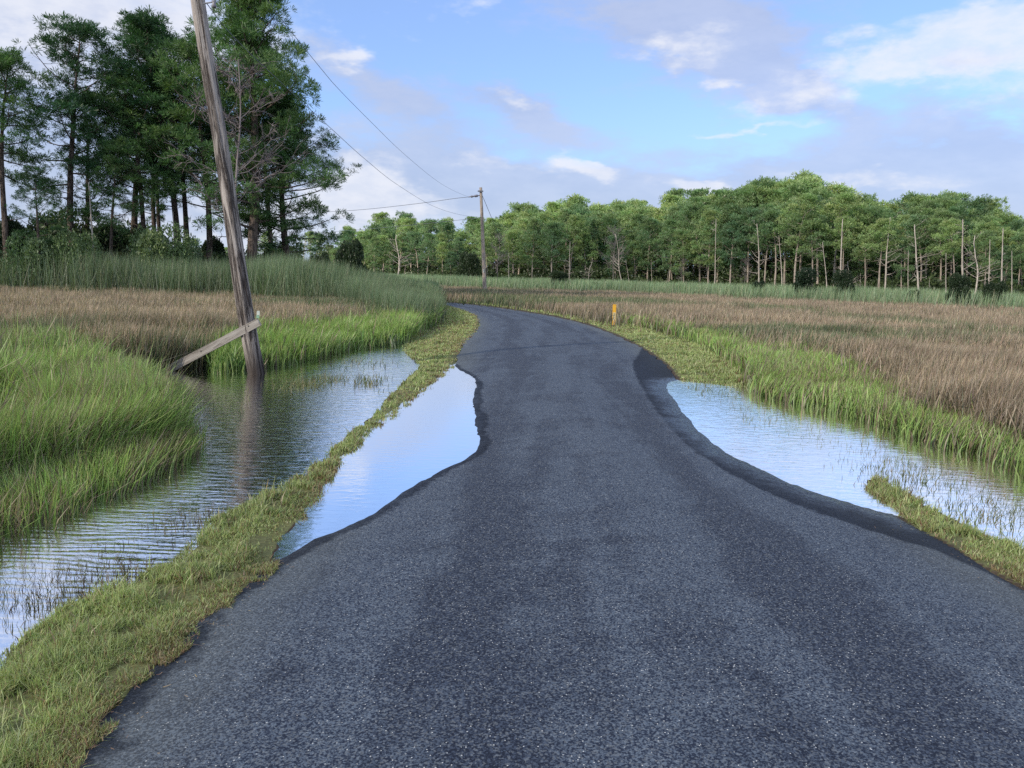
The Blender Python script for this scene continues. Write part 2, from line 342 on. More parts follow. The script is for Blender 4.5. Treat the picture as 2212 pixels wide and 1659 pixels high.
def m_road():
    mt, n = mat('asphalt')
    pos = n.n('ShaderNodeTexCoord').outputs['Object']
    at = lambda nm: (lambda q: (setattr(q, 'attribute_name', nm), q.outputs['Fac'])[1])(n.n('ShaderNodeAttribute'))
    across, along, wet, film = at('across'), at('along'), at('wet'), at('film')
    # stones
    v = n.n('ShaderNodeTexVoronoi'); v.inputs['Scale'].default_value = 150; n.link(pos, v.inputs['Vector'])
    vs = n.n('ShaderNodeSeparateColor'); n.link(v.outputs['Color'], vs.inputs[0])
    v2 = n.n('ShaderNodeTexVoronoi'); v2.inputs['Scale'].default_value = 125; n.link(pos, v2.inputs['Vector'])
    vs2 = n.n('ShaderNodeSeparateColor'); n.link(v2.outputs['Color'], vs2.inputs[0])
    fine = n.noise(pos, 160, 3, .7)
    stone = n.math('ADD', n.math('MULTIPLY', vs.outputs[0], .6), n.math('MULTIPLY', vs2.outputs[1], .4))
    # worn and oily streaks that follow the lane
    lane = n.combine(n.math('MULTIPLY', across, 2.6), n.math('MULTIPLY', along, .16), 0.0)
    streak = n.noise(lane, 1.6, 5, .6, dist=.6)
    patch = n.noise(pos, 1.3, 6, .65); patch2 = n.noise(n.combine(n.math('MULTIPLY', across, 2.2), n.math('MULTIPLY', along, 2.6), 3.0), 1.5, 5, .65)
    track = n.math('ABSOLUTE', n.math('SUBTRACT', n.math('ABSOLUTE', across), .40))
    track = n.ramp(track, .20, .02)
    dark = n.math('ADD', n.math('MULTIPLY', streak, 1.0), n.math('ADD', n.math('MULTIPLY', patch, .30), n.math('MULTIPLY', patch2, .50)))
    dark = n.math('ADD', dark, n.math('MULTIPLY', track, .16))
    dk = n.ramp(dark, .83, 1.08)
    c = n.mix(n.ramp(stone, .28, .80), rgb(.010, .017, .038), rgb(.112, .140, .178))
    c = n.mix(n.math('MULTIPLY', dk, .82), c, n.mix(1.0, c, rgb(.33, .36, .46), 'MULTIPLY'))
    bright = n.math('GREATER_THAN', vs.outputs[1], .982)
    bright = n.math('MULTIPLY', bright, n.math('LESS_THAN', v.outputs['Distance'], .42))
    c = n.mix(n.math('MULTIPLY', bright, .85), c, rgb(.70, .70, .66))
    mid = n.math('GREATER_THAN', vs2.outputs[0], .80)
    c = n.mix(n.math('MULTIPLY', mid, .34), c, rgb(.24, .26, .27))
    edge = n.ramp(n.math('ABSOLUTE', across), .70, .98)
    c = n.mix(n.math('MULTIPLY', edge, .34), c, rgb(.14, .15, .13))
    jit = n.math('MULTIPLY', n.math('SUBTRACT', n.noise(pos, 9, 4, .65), .5), .16)
    wm = n.ramp(n.math('ADD', wet, jit), .035, -.03)
    fj = n.math('MULTIPLY', n.math('SUBTRACT', n.noise(pos, 3.2, 6, .7), .5), .75)
    fm = n.math('MULTIPLY', n.ramp(n.math('ADD', film, fj), .10, -.36), n.ramp(n.noise(pos, 38, 3, .6), .25, .62))
    c = n.mix(n.math('MULTIPLY', wm, .93), c, n.mix(1.0, c, rgb(.17, .19, .25), 'MULTIPLY'))
    rough = n.math('ADD', n.math('MULTIPLY', wm, -.03), .80)
    rough = n.math('ADD', rough, n.math('MULTIPLY', fm, -.62))
    hh = n.math('ADD', n.math('MULTIPLY', stone, .7), n.math('MULTIPLY', fine, .5))
    bs = n.math('SUBTRACT', .9, n.math('MULTIPLY', fm, .72))
    b = n.n('ShaderNodeBump'); n.link(bs, b.inputs['Strength']); b.inputs['Distance'].default_value = .006; n.link(hh, b.inputs['Height'])
    spec = n.math('ADD', n.math('SUBTRACT', .36, n.math('MULTIPLY', wm, .16)), n.math('MULTIPLY', fm, .65))
    principled(n, c, rough, spec, b.outputs[0]); return mt
M_ROAD = m_road()

def m_water():
    mt, n = mat('flood_water')
    pos = n.n('ShaderNodeTexCoord').outputs['Object']
    a = n.n('ShaderNodeAttribute'); a.attribute_name = 'ripple'; rip = a.outputs['Fac']
    p1 = n.vmath('MULTIPLY', pos, (.55, 1.5, 1)); 
    n1 = n.noise(p1, 9, 4, .55, dist=.5)
    wv = n.n('ShaderNodeTexWave'); wv.wave_type = 'BANDS'; wv.bands_direction = 'Y'; wv.inputs['Scale'].default_value = 4.2
    wv.inputs['Distortion'].default_value = 9.0; wv.inputs['Detail'].default_value = 2.5; wv.inputs['Detail Scale'].default_value = .9; n.link(n.vmath('MULTIPLY', pos, (.35, 1, 1)), wv.inputs['Vector'])
    n2 = n.noise(pos, 1.2, 4, .6)
    nearm = n.n('ShaderNodeAttribute'); nearm.attribute_name = 'bands'
    h = n.math('ADD', n1, n.math('MULTIPLY', wv.outputs['Fac'], n.math('MULTIPLY', nearm.outputs['Fac'], .22)))
    h = n.math('ADD', h, n.math('MULTIPLY', n2, .6))
    b = n.n('ShaderNodeBump'); n.link(rip, b.inputs['Strength']); b.inputs['Distance'].default_value = .05; n.link(h, b.inputs['Height'])
    fr = n.n('ShaderNodeFresnel'); fr.inputs[0].default_value = 1.45; n.link(b.outputs[0], fr.inputs['Normal'])
    g = n.n('ShaderNodeBsdfGlossy'); g.inputs['Roughness'].default_value = .03; g.inputs[0].default_value = rgb(1, 1, 1); n.link(b.outputs[0], g.inputs['Normal'])
    t = n.n('ShaderNodeBsdfTransparent'); t.inputs[0].default_value = rgb(.62, .60, .52)
    mx = n.n('ShaderNodeMixShader'); n.link(fr.outputs[0], mx.inputs[0]); n.link(t.outputs[0], mx.inputs[1]); n.link(g.outputs[0], mx.inputs[2])
    o = n.n('ShaderNodeOutputMaterial'); n.link(mx.outputs[0], o.inputs[0]); return mt
M_WATER = m_water()

def m_wood(name, c_light, c_dark, c_mid, vscale=(9, 9, .55), groove=.5, soaked=False):
    mt, n = mat(name)
    pos = n.n('ShaderNodeTexCoord').outputs['Object']
    v = n.vmath('MULTIPLY', pos, vscale)
    n1 = n.noise(v, 1.6, 6, .65, dist=.8); n2 = n.noise(v, 5.5, 4, .6); n3 = n.noise(pos, 1.1, 4, .6)
    sz_ = n.n('ShaderNodeSeparateXYZ'); n.link(pos, sz_.inputs[0])
    c = n.mix(n.ramp(n1, .38, .62), rgb(*c_dark), rgb(*c_light))
    c = n.mix(n.ramp(n2, .4, .7), c, rgb(*c_mid))
    c = n.mix(n.math('MULTIPLY', n.ramp(n3, .5, .75), .5), c, rgb(*c_dark))
    if soaked: c = n.mix(n.math('MULTIPLY', n.ramp(n.math('ADD', sz_.outputs[2], n.math('MULTIPLY', n3, .5)), 1.15, .55), .8), c, rgb(.03, .022, .02))   # water-stained foot
    h = n.math('ADD', n.ramp(n1, .36, .5), n.math('MULTIPLY', n2, .5))
    principled(n, c, .85, .15, bump(n, h, groove, .03)); return mt
M_POLE = m_wood('weathered_pole_wood', (.42, .38, .35), (.05, .038, .034), (.25, .215, .195), groove=1.0, soaked=True)
M_PLANK = m_wood('grey_plank_wood', (.42, .39, .35), (.20, .175, .15), (.33, .30, .27), vscale=(.9, 14, 14), groove=.3)
M_BARK = m_wood('pine_bark', (.16, .125, .105), (.045, .034, .030), (.11, .09, .08), vscale=(6, 6, 1.4), groove=.8)
M_BARKF = m_wood('pale_pine_bark', (.44, .37, .31), (.20, .165, .14), (.34, .29, .25), vscale=(3, 3, .8), groove=.4)
M_SNAG = m_wood('bleached_dead_wood', (.52, .46, .40), (.30, .26, .23), (.42, .37, .32), vscale=(4, 4, .6), groove=.3)
M_GREYTWIG = m_wood('grey_dead_twigs', (.26, .225, .225), (.15, .125, .125), (.21, .18, .18), vscale=(4, 4, .6), groove=.2)
def flat_mat(name, c, rough=.6, metal=0):
    mt, n = mat(name); pos = n.n('ShaderNodeTexCoord').outputs['Object']
    q = n.noise(pos, 14, 4, .6)
    p = principled(n, n.mix(n.ramp(q, .3, .75), rgb(*[k*.75 for k in c]), rgb(*c)), rough, .4); p.inputs['Metallic'].default_value = metal; return mt
M_YELLOW = flat_mat('faded_orange_plastic', (.78, .42, .035))
M_PALE = flat_mat('pale_sticker', (.72, .60, .33)); M_BLACK = flat_mat('black_print', (.03, .03, .03))
M_WIRE = flat_mat('wire_metal', (.16, .17, .2), .5); M_CERAM = flat_mat('insulator_grey', (.25, .24, .27), .35)
M_TAGW = flat_mat('pale_metal_tag', (.55, .6, .55), .4); M_TAGG = flat_mat('green_tag', (.25, .42, .30), .4)
M_STRAW = flat_mat('dry_stalk', (.34, .24, .16), .8)

# ------------------------------------------------------------------ ground, road and water
def grid(ths, rs):
    TH, RR = np.meshgrid(ths, rs, indexing='ij'); x = (RR*np.sin(TH)).ravel(); y = (RR*np.cos(TH)).ravel()
    n, k = len(ths), len(rs)
    i, j = np.meshgrid(np.arange(n-1), np.arange(k-1), indexing='ij'); i = i.ravel(); j = j.ravel()
    return x, y, np.stack([i*k+j, i*k+j+1, (i+1)*k+j+1, (i+1)*k+j], 1)
ths = np.r_[np.linspace(-math.pi, R(-46), 40)[:-1], np.linspace(R(-46), R(46), 640), np.linspace(R(46), math.pi, 40)[1:]]
rs = np.r_[0.01, .6, np.exp(np.linspace(math.log(1.2), math.log(60), 430)), np.exp(np.linspace(math.log(62), math.log(4000), 50))]
gx, gy, gq = grid(ths, rs)
px, py = proj(gx, gy, .05)
onroad = pip(gx, gy, ROAD_POLY)
gz = ground_h(gx, gy, onroad)
gz = np.where(onroad, gz-.035, gz)
gd, _ = near_pond(gx, gy)
front = gy > .6
c = np.tile(np.array([.060, .047, .036]), (len(gx), 1))
verge = front & (pip(px, py, VERGE_L) | pip(px, py, VERGE_R) | pip(px, py, STRIP_R))
c[verge] = (.14, .15, .065)
c[~front] = (.08, .085, .04)
c[gd < 0] = (.050, .036, .026)
farm = np.hypot(gx, gy) > 75; c[farm] = (.07, .075, .045)
gme = mesh_np('ground', np.stack([gx, gy, gz], 1), gq, col=c, mat=M_GROUND, smooth=True)
tag(link('ground', gme), kind='structure')

# road
A, B = resample(RLs, 700), resample(RRs, 700)
# pair the edges by projecting along: resample each with matching fraction, denser near the camera
K = 72
tt = np.linspace(0, 1, K)
edge_n = (vnoise(A[:, 0], A[:, 1], .28, 21)-.5)*.26; edge_m = (vnoise(B[:, 0], B[:, 1], .28, 22)-.5)*.20
dirv = (B-A)/np.linalg.norm(B-A, axis=1)[:, None]
A2 = A-dirv*edge_n[:, None]; B2 = B+dirv*edge_m[:, None]
rp = A2[:, None]*(1-tt)[None, :, None]+B2[:, None]*tt[None, :, None]
rx, ry = rp[..., 0].ravel(), rp[..., 1].ravel()
ac = np.tile(tt*2-1, len(A)); al = np.repeat(np.arange(len(A))*np.linalg.norm(np.diff((A+B)/2, axis=0), axis=1).mean(), K)
rz = road_h(rx, ry, ac)
dd, ds = near_pond(rx, ry)
WET_R = smooth(wpoly([(1380, 785), (1372, 800), (1398, 850), (1440, 910), (1490, 965), (1560, 1015), (1640, 1062), (1740, 1108), (1850, 1148), (1960, 1183), (2080, 1225), (2212, 1290), (2500, 1440), (2500, 1330), (2212, 1240), (1990, 1100), (1700, 950), (1500, 850), (1400, 760)]))
wr = sdist(rx, ry, WET_R)-.05
lwet = np.minimum(ds[1]-.03-.18*vnoise(rx, ry, .5, 31), ds[0]-.05)
ledge = (1+ac)*2.4-.03-.20*vnoise(rx, ry, .5, 33); ledge = np.where((np.hypot(rx, ry) < 9) & (ry > 1), ledge, 1)
wet = np.minimum.reduce([wr, lwet, ledge*.6])
film = np.minimum(ds[2]-.26-.25*vnoise(rx, ry, 1.5, 34), ds[1]-.05)
i, j = np.meshgrid(np.arange(len(A)-1), np.arange(K-1), indexing='ij'); i = i.ravel(); j = j.ravel()
rq = np.stack([i*K+j, i*K+j+1, (i+1)*K+j+1, (i+1)*K+j], 1)
rme = mesh_np('road', np.stack([rx, ry, rz], 1), rq, mat=M_ROAD, smooth=True, attrs=dict(across=ac, along=al, wet=wet, film=film))
tag(link('road', rme), kind='structure')

# water: one still sheet, the land rises out of it
ths = np.linspace(R(-62), R(62), 260); rs = np.exp(np.linspace(math.log(1.5), math.log(48), 200))
wx, wy, wq = grid(ths, rs)
_, ds = near_pond(wx, wy)
rip = np.where(ds[1] < .12, .03, np.where(ds[2] < .3, .07, .16))
wpx, wpy = proj(wx, wy, 0)
bands = np.clip((wpy-1020)/160, 0, 1)*(wpx < 520)
rip = rip*np.where((wpx < 120) & (wpy > 1180), .45, 1)
keep = (np.minimum.reduce(ds) < .6)[wq].any(axis=1)
wme = mesh_np('water', np.stack([wx, wy, np.zeros_like(wx)], 1), wq[keep], mat=M_WATER, smooth=True, attrs=dict(ripple=rip, bands=bands))
tag(link('water', wme), kind='structure')

# ------------------------------------------------------------------ grass
def candidates(n, r0, r1, a0=-44, a1=44):
    r = np.exp(rng.uniform(math.log(r0), math.log(r1), n)); a = np.radians(rng.uniform(a0, a1, n))
    return r*np.sin(a), r*np.cos(a)
def blades(x, y, z, hgt, wid, cb, ct, bend=.35, wind=(.12, .0), segs=2, tilt=.25):
    n = len(x); yaw = rng.uniform(0, 2*math.pi, n); la = rng.uniform(0, 2*math.pi, n)
    lm = rng.gamma(2, .5, n)*bend*hgt
    lx, ly = np.cos(la)*lm+wind[0]*hgt, np.sin(la)*lm+wind[1]*hgt
    sx, sy = np.cos(yaw)*wid*.5, np.sin(yaw)*wid*.5
    base = np.stack([x, y, z], 1); side = np.stack([sx, sy, np.zeros(n)], 1)
    top = base+np.stack([lx, ly, hgt*np.clip(1-.25*(lm/hgt)**2, .5, 1)], 1)
    if segs == 1:
        V = np.stack([base-side, base+side, top], 1).reshape(-1, 3); T = np.arange(3*n).reshape(-1, 3)
        C = np.stack([cb, cb, ct], 1).reshape(-1, 3)
    else:
        mid = base+np.stack([lx*.33, ly*.33, hgt*.55], 1)
        V = np.stack([base-side*.8, base+side*.8, mid-side*.85, mid+side*.85, top], 1).reshape(-1, 3)
        o = np.arange(n)[:, None]*5
        T = np.concatenate([o+np.array([[0, 1, 3]]), o+np.array([[0, 3, 2]]), o+np.array([[2, 3, 4]])])
        cm = (cb+ct)/2
        C = np.stack([cb, cb, cm, cm, ct], 1).reshape(-1, 3)
    return V, T, C
def merge(parts):
    V, T, C, n = [], [], [], 0
    for v, t, c_ in parts: V.append(v); T.append(t+n); C.append(c_); n += len(v)
    return np.vstack(V), np.vstack(T), np.vstack(C)
def grow(name, label, cat, parts, m_=None):
    V, T, C = merge(parts)
    return tag(link(name, mesh_np(name, V, T, col=np.clip(C, 0, 1), mat=m_ or M_GRASS)), label, cat, kind='stuff')
def colmix(n, cols, wts, var=.18):
    cols = np.array(cols); k = rng.choice(len(cols), n, p=np.array(wts)/sum(wts))
    return cols[k]*(1+var*rng.normal(size=(n, 1)))*(1+.05*rng.normal(size=(n, 3)))
def scatter(poly, n, r0, r1, a0=-44, a1=44, thin=None, soft=0):
    x, y = candidates(n, r0, r1, a0, a1); px_, py_ = proj(x, y, .05)
    if soft: q = rng.normal(size=(2, len(x)))*soft*np.clip(py_-596, 5, None); px_ = px_+q[0]*2; py_ = py_+q[1]
    k = pip(px_, py_, poly); x, y = x[k], y[k]
    if thin is not None:
        q = thin(x, y); k = rng.random(len(x)) < q; x, y = x[k], y[k]
    return x, y, ground_h(x, y), np.hypot(x, y)

# short turf along both sides of the road
def turf(poly, n, r0, r1, a0, a1, hs=1.0, dens=None, dark=1.0):
    x, y, z, r = scatter(poly, n, r0, r1, a0, a1, dens)
    k = z > -.03; x, y, z, r = x[k], y[k], z[k], r[k]
    nn = vnoise(x, y, .9, 41); n3 = vnoise(x, y, .20, 42, 2)
    dr = sdist(x, y, ROAD_POLY); gap = vnoise(x, y, .16, 47, 2)
    k = (rng.random(len(x)) < np.clip((gap-.36)*7, .05, 1)) & (dr > (vnoise(x, y, .22, 48, 2)-.52)*.34)
    x, y, z, r, nn, n3, dr = [q[k] for q in (x, y, z, r, nn, n3, dr)]; dr = np.abs(dr)
    h = (.008+.085*n3**1.3+.030*nn)*rng.uniform(.6, 1.3, len(x))*hs
    h *= np.clip(.55+dr/.35*.45, .55, 1)
    h = np.where(rng.random(len(x)) < .03, h*1.9, h)
    wd = np.clip(r*.0011, .003, .05)*rng.uniform(.7, 1.4, len(x))
    tan = np.clip(.75-dr/.28, 0, 1)*.6+.14+.25*(nn > .62)
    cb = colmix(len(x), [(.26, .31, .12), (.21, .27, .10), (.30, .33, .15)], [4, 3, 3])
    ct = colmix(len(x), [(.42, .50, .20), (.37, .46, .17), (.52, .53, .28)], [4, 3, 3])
    isT = rng.random(len(x)) < tan
    ct[isT] = colmix(isT.sum(), [(.38, .30, .17), (.30, .21, .12), (.25, .15, .10)], [3, 2, 1]); cb[isT] = ct[isT]*.7
    f = (.72+.5*vnoise(x, y, .45, 43))[:, None]
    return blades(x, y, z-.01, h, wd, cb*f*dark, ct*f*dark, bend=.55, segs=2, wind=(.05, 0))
edge_thin = lambda x, y: np.clip(1.15-1.1*(vnoise(x, y, .3, 44) > .62)*(np.abs(near_pond(x, y)[0]) < .12), .25, 1)
grow('verge_grass', 'short yellow-green turf strip between the road and the left flood water', 'grass',
     [turf(VERGE_L, 1900000, 1.8, 60, -50, 2, dens=edge_thin)])
grow('verge_grass', 'short pale turf bordering the right side of the road towards the bend', 'grass', [turf(VERGE_R, 700000, 9, 60, -8, 26)])
grow('verge_grass', 'small tongue of turf between wet asphalt and the right pond', 'grass', [turf(STRIP_R, 500000, 3.5, 9, 18, 46, hs=1.15)])

# tall bright cordgrass
def cord(poly, n, r0, r1, a0, a1, hh, wide=1.0, brown=.1, dens=None, seed=50, segs=2, hvar=.45, gains=1.0, wk=.0013):
    x, y, z, r = scatter(poly, n, r0, r1, a0, a1, dens, .018)
    h = hh*(1-hvar*.5+hvar*vnoise(x, y, 1.1, seed))*rng.uniform(.55, 1.2, len(x))
    k = ~pip(x, y, ROAD_POLY); x, y, z, r, h = x[k], y[k], z[k], r[k], h[k]
    wd = np.clip(r*wk, .006, .2)*rng.uniform(.7, 1.4, len(x))*wide
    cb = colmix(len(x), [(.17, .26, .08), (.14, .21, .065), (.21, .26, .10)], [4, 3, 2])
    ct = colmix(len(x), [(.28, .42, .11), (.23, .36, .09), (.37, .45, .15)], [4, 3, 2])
    tall = rng.random(len(x)) < .02; h = np.where(tall, h*1.45, h)
    isB = (rng.random(len(x)) < brown*2*vnoise(x, y, .8, seed+3)) | (tall & (rng.random(len(x)) < .5))
    ct[isB] = colmix(isB.sum(), [(.30, .25, .16), (.22, .18, .12)], [1, 1]); cb[isB] = ct[isB]*.6
    f = (gains*(.7+.6*vnoise(x, y, .8, seed+5)))[:, None]
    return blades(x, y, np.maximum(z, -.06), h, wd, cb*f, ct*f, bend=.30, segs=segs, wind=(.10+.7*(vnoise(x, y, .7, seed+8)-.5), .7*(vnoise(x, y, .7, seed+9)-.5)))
hole = lambda x, y: (lambda a, b: np.where(((a < 75) & (b > 885) & (b < 985)), .02, 1))(*proj(x, y, 0))
front_low = [(-400, 1140), (0, 1030), (150, 1002), (250, 975), (340, 952), (400, 935), (430, 950), (370, 1003), (250, 1053), (120, 1118), (0, 1160), (-400, 1340)]
grow('marsh_grass', 'bright green tall cordgrass standing in the flood water at the left edge', 'grass',
     [cord(V_LEFT, 420000, 5, 16, -52, -22, .57, dens=hole, brown=.27),
      cord(front_low, 70000, 4, 9, -46, -22, .32, brown=.38, gains=1.05, seed=57, dens=lambda x, y: .25+.75*(vnoise(x, y, .5, 66) > .42))])
grow('marsh_grass', 'bright green cordgrass band on the far shore behind the leaning pole', 'grass',
     [cord(GREEN_L, 420000, 11, 32, -30, -4, .46, seed=61, brown=.1, gains=1.05)])
grow('marsh_grass', 'bright green cordgrass along the far shore of the right pond', 'grass',
     [cord(GREEN_R, 800000, 5, 34, 4, 48, .34, seed=67, brown=.38, gains=1.15, dens=lambda x, y: np.clip((vnoise(x, y, 1.3, 68)-.25)*4, .25, 1))])

# brown rush
def rush(poly, n, r0, r1, a0, a1, hh, seed, gf=1.0, dens=None):
    x, y, z, r = scatter(poly, n, r0, r1, a0, a1, dens, .06)
    k = near_pond(x, y)[0] > -.12; x, y, z, r = x[k], y[k], z[k], r[k]
    big = vnoise(x, y, 7, seed); h = hh*(.65+.65*vnoise(x, y, 1.6, seed+1))*rng.uniform(.6, 1.15, len(x))
    wd = np.clip(r*.0014, .006, .16)*rng.uniform(.6, 1.3, len(x))
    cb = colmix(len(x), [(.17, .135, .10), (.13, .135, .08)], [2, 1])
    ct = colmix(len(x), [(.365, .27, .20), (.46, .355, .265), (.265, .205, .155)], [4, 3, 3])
    g = rng.random(len(x)) < np.clip((big-.52)*4.5, .04, .85)
    ct[g] = colmix(g.sum(), [(.15, .19, .09), (.12, .15, .08)], [1, 1]); cb[g] = ct[g]*.6
    tip = rng.random(len(x)) < .12*np.clip(r/30, 0, 1.5); ct[tip] = ct[tip]*1.35+np.array([.06, .045, .03])
    f = (gf*(.55+.9*vnoise(x, y, 1.0, seed+2)))[:, None]
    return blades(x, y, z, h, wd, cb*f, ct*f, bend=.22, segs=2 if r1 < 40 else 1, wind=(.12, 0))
grow('rush', 'brown rush meadow on the left between the cordgrass and the tall reeds', 'marsh rush',
     [rush(BROWN_L, 330000, 12, 30, -48, -4, .62, 71), rush(BROWN_L, 260000, 30, 80, -48, -3, .62, 71)])
grow('rush', 'brown rush meadow spreading right of the road to the far reeds', 'marsh rush',
     [rush(BROWN_R, 420000, 7, 28, 6, 50, .55, 81), rush(BROWN_R, 420000, 28, 130, -8, 48, .55, 81)])

# reeds
def reeds(poly, n, r0, r1, a0, a1, hh, seed, tone, wk=.0010, var=.4, fall=False):
    x, y, z, r = scatter(poly, n, r0, r1, a0, a1, None, .05)
    k = ~pip(x, y, ROAD_POLY); x, y, z, r = x[k], y[k], z[k], r[k]
    h = hh*(1-var/2+var*vnoise(x, y, 3, seed))*rng.uniform(.5, 1.12, len(x))
    if fall: h = h*np.interp(np.arctan2(x, y), [R(-16), R(-5.8)], [1, .48])
    wd = np.clip(r*wk, .02, .4)*rng.uniform(.6, 1.3, len(x))
    cb = colmix(len(x), [(.07, .09, .05), (.09, .09, .055)], [2, 1])*tone
    ct = colmix(len(x), [(.13, .19, .10), (.11, .165, .095), (.17, .21, .12), (.20, .19, .13)], [4, 4, 2, 1])*tone
    f = (.55+.9*vnoise(x, y, 1.6, seed+2))[:, None]
    return blades(x, y, z, h, wd, cb*f, ct*f, bend=.24, segs=1, wind=(.08, 0))
grow('reeds', 'tall dark green reed bed in front of the left pines', 'reeds',
     [reeds(REED_L, 620000, 30, 75, -50, -2, 2.25, 91, 1.4, fall=True)])
grow('reeds', 'tall reeds crowding the inside of the road bend', 'reeds', [reeds(REED_ROAD, 330000, 24, 55, -16, -2, 1.75, 95, 1.25, fall=True)])
grow('reeds', 'pale grey-green reed belt at the foot of the far wood', 'reeds', [reeds(REED_R, 700000, 50, 130, -16, 50, 1.55, 99, 2.0)])

# sparse stems that stand in the water
def sparse(blobs, hh, seed, cols):
    X, Y = [], []
    for (a, b, ra, rb, n) in blobs:
        q = rng.normal(size=(n, 2)); p = P(a+q[:, 0]*ra, b+q[:, 1]*rb, 0); X.append(p[:, 0]); Y.append(p[:, 1])
    x = np.concatenate(X); y = np.concatenate(Y); z = ground_h(x, y); r = np.hypot(x, y)
    k = (z < .03) & (z > -.2) & ~pip(x, y, ROAD_POLY); x, y, z, r = x[k], y[k], z[k], r[k]
    h = -np.minimum(z, 0)+hh*rng.uniform(.3, 1.2, len(x)); wd = np.clip(r*.0011, .004, .04)*rng.uniform(.6, 1.2, len(x))
    cb = colmix(len(x), cols, [1]*len(cols)); return blades(x, y, z, h, wd, cb*.6, cb, bend=.35, segs=2)
gcols = [(.17, .22, .08), (.12, .15, .06), (.26, .23, .12)]
grow('emergent_grass', 'thin scattered grass stems poking out of the left flood water', 'grass', [
    sparse([(650, 832, 28, 7, 500), (700, 820, 26, 5, 300), (790, 825, 22, 8, 260), (700, 770, 20, 5, 60), (770, 785, 30, 7, 150), (450, 880, 30, 22, 90), (520, 870, 14, 14, 40)], .10, 1, gcols),
    sparse([(300, 1245, 90, 14, 500), (430, 1130, 60, 16, 300), (150, 1300, 80, 16, 500), (100, 1250, 90, 30, 350), (40, 1300, 70, 45, 350), (250, 1220, 70, 25, 260), (400, 1120, 60, 30, 140), (300, 1130, 120, 40, 90)], .05, 2, [(.16, .13, .09), (.20, .21, .09), (.10, .08, .06)]),
    sparse([(840, 735, 16, 9, 420)], .45, 3, [(.08, .13, .06), (.10, .16, .07)])])
grow('emergent_grass', 'sprigs of grass speckling the surface of the right pond', 'grass', [
    sparse([(1900, 985, 60, 28, 300), (2050, 1000, 110, 45, 650), (2130, 1060, 80, 40, 750), (1650, 900, 60, 16, 260), (1780, 930, 60, 20, 200), (1560, 850, 60, 10, 260), (1960, 1020, 50, 20, 500), (2200, 1110, 60, 30, 600), (1500, 838, 30, 6, 100)], .06, 4, gcols)])

# bits of dead grass washed on to the asphalt
def litter(n):
    e = RLs if n % 2 else RRs; i_ = rng.integers(6, len(e)-50, n); p = e[i_]+(e[i_+1]-e[i_])*rng.random((n, 1))
    inward = np.where(n % 2, 1, -1)*rng.gamma(1.1, .07, n); x = p[:, 0]+inward; y = p[:, 1]+rng.normal(size=n)*.1
    k = pip(x, y, ROAD_POLY) & (y > 1.5) & (near_pond(x, y)[0] > .05); x, y = x[k], y[k]; N = len(x); z = road_h(x, y, np.zeros(N))+.004
    a = rng.uniform(0, 6.28, N); L = rng.uniform(.006, .03, N); w_ = rng.uniform(.001, .003, N)
    d = np.stack([np.cos(a), np.sin(a), rng.uniform(-.1, .25, N)], 1)*L[:, None]; s_ = np.stack([-np.sin(a)*w_, np.cos(a)*w_, np.zeros(N)], 1); b_ = np.stack([x, y, z], 1)
    V = np.stack([b_-s_, b_+s_, b_+d+s_*.6, b_+d-s_*.6], 1).reshape(-1, 3); o = np.arange(N)[:, None]*4
    c_ = np.repeat(colmix(N, [(.45, .33, .18), (.32, .22, .13), (.24, .14, .09)], [3, 2, 1]), 4, 0)
    return V, np.concatenate([o+np.array([[0, 1, 2]]), o+np.array([[0, 2, 3]])]), c_
grow('grass_litter', 'tan scraps of dead grass scattered along the edges of the asphalt', 'grass litter', [litter(321), litter(180)])

# ------------------------------------------------------------------ trees
def path(p0, d0, L, n=6, up=.0, wob=.06):
    pts = [np.array(p0, float)]; d = np.array(d0, float); d /= np.linalg.norm(d)
    for k in range(n):
        pts.append(pts[-1]+d*L/n); d = d+np.array([0, 0, up])/n+rng.normal(size=3)*wob; d /= np.linalg.norm(d)
    return np.array(pts)
def tufts(cent, axis, needles, length, width, col, spread=.75):
    n = len(cent); c_ = np.repeat(cent, needles, 0); a = np.repeat(axis, needles, 0)
    d = a+rng.normal(size=(n*needles, 3))*spread; d /= np.linalg.norm(d, axis=1)[:, None]
    L = length*rng.uniform(.7, 1.25, n*needles)[:, None]
    s = np.cross(d, rng.normal(size=d.shape)); s /= np.linalg.norm(s, axis=1)[:, None]+1e-9
    s *= width*rng.uniform(.7, 1.3, (len(s), 1))
    V = np.stack([c_+d*L*.12, c_+d*L*.8+s*.5, c_+d*L, c_+d*L*.8-s*.5], 1).reshape(-1, 3)
    o = np.arange(len(c_))[:, None]*4; T = np.concatenate([o+np.array([[0, 1, 2]]), o+np.array([[0, 2, 3]])])
    C = np.repeat(np.repeat(col, needles, 0), 4, 0)*np.repeat(rng.uniform(.8, 1.2, (len(c_), 1)), 4, 0)
    return V, T, C
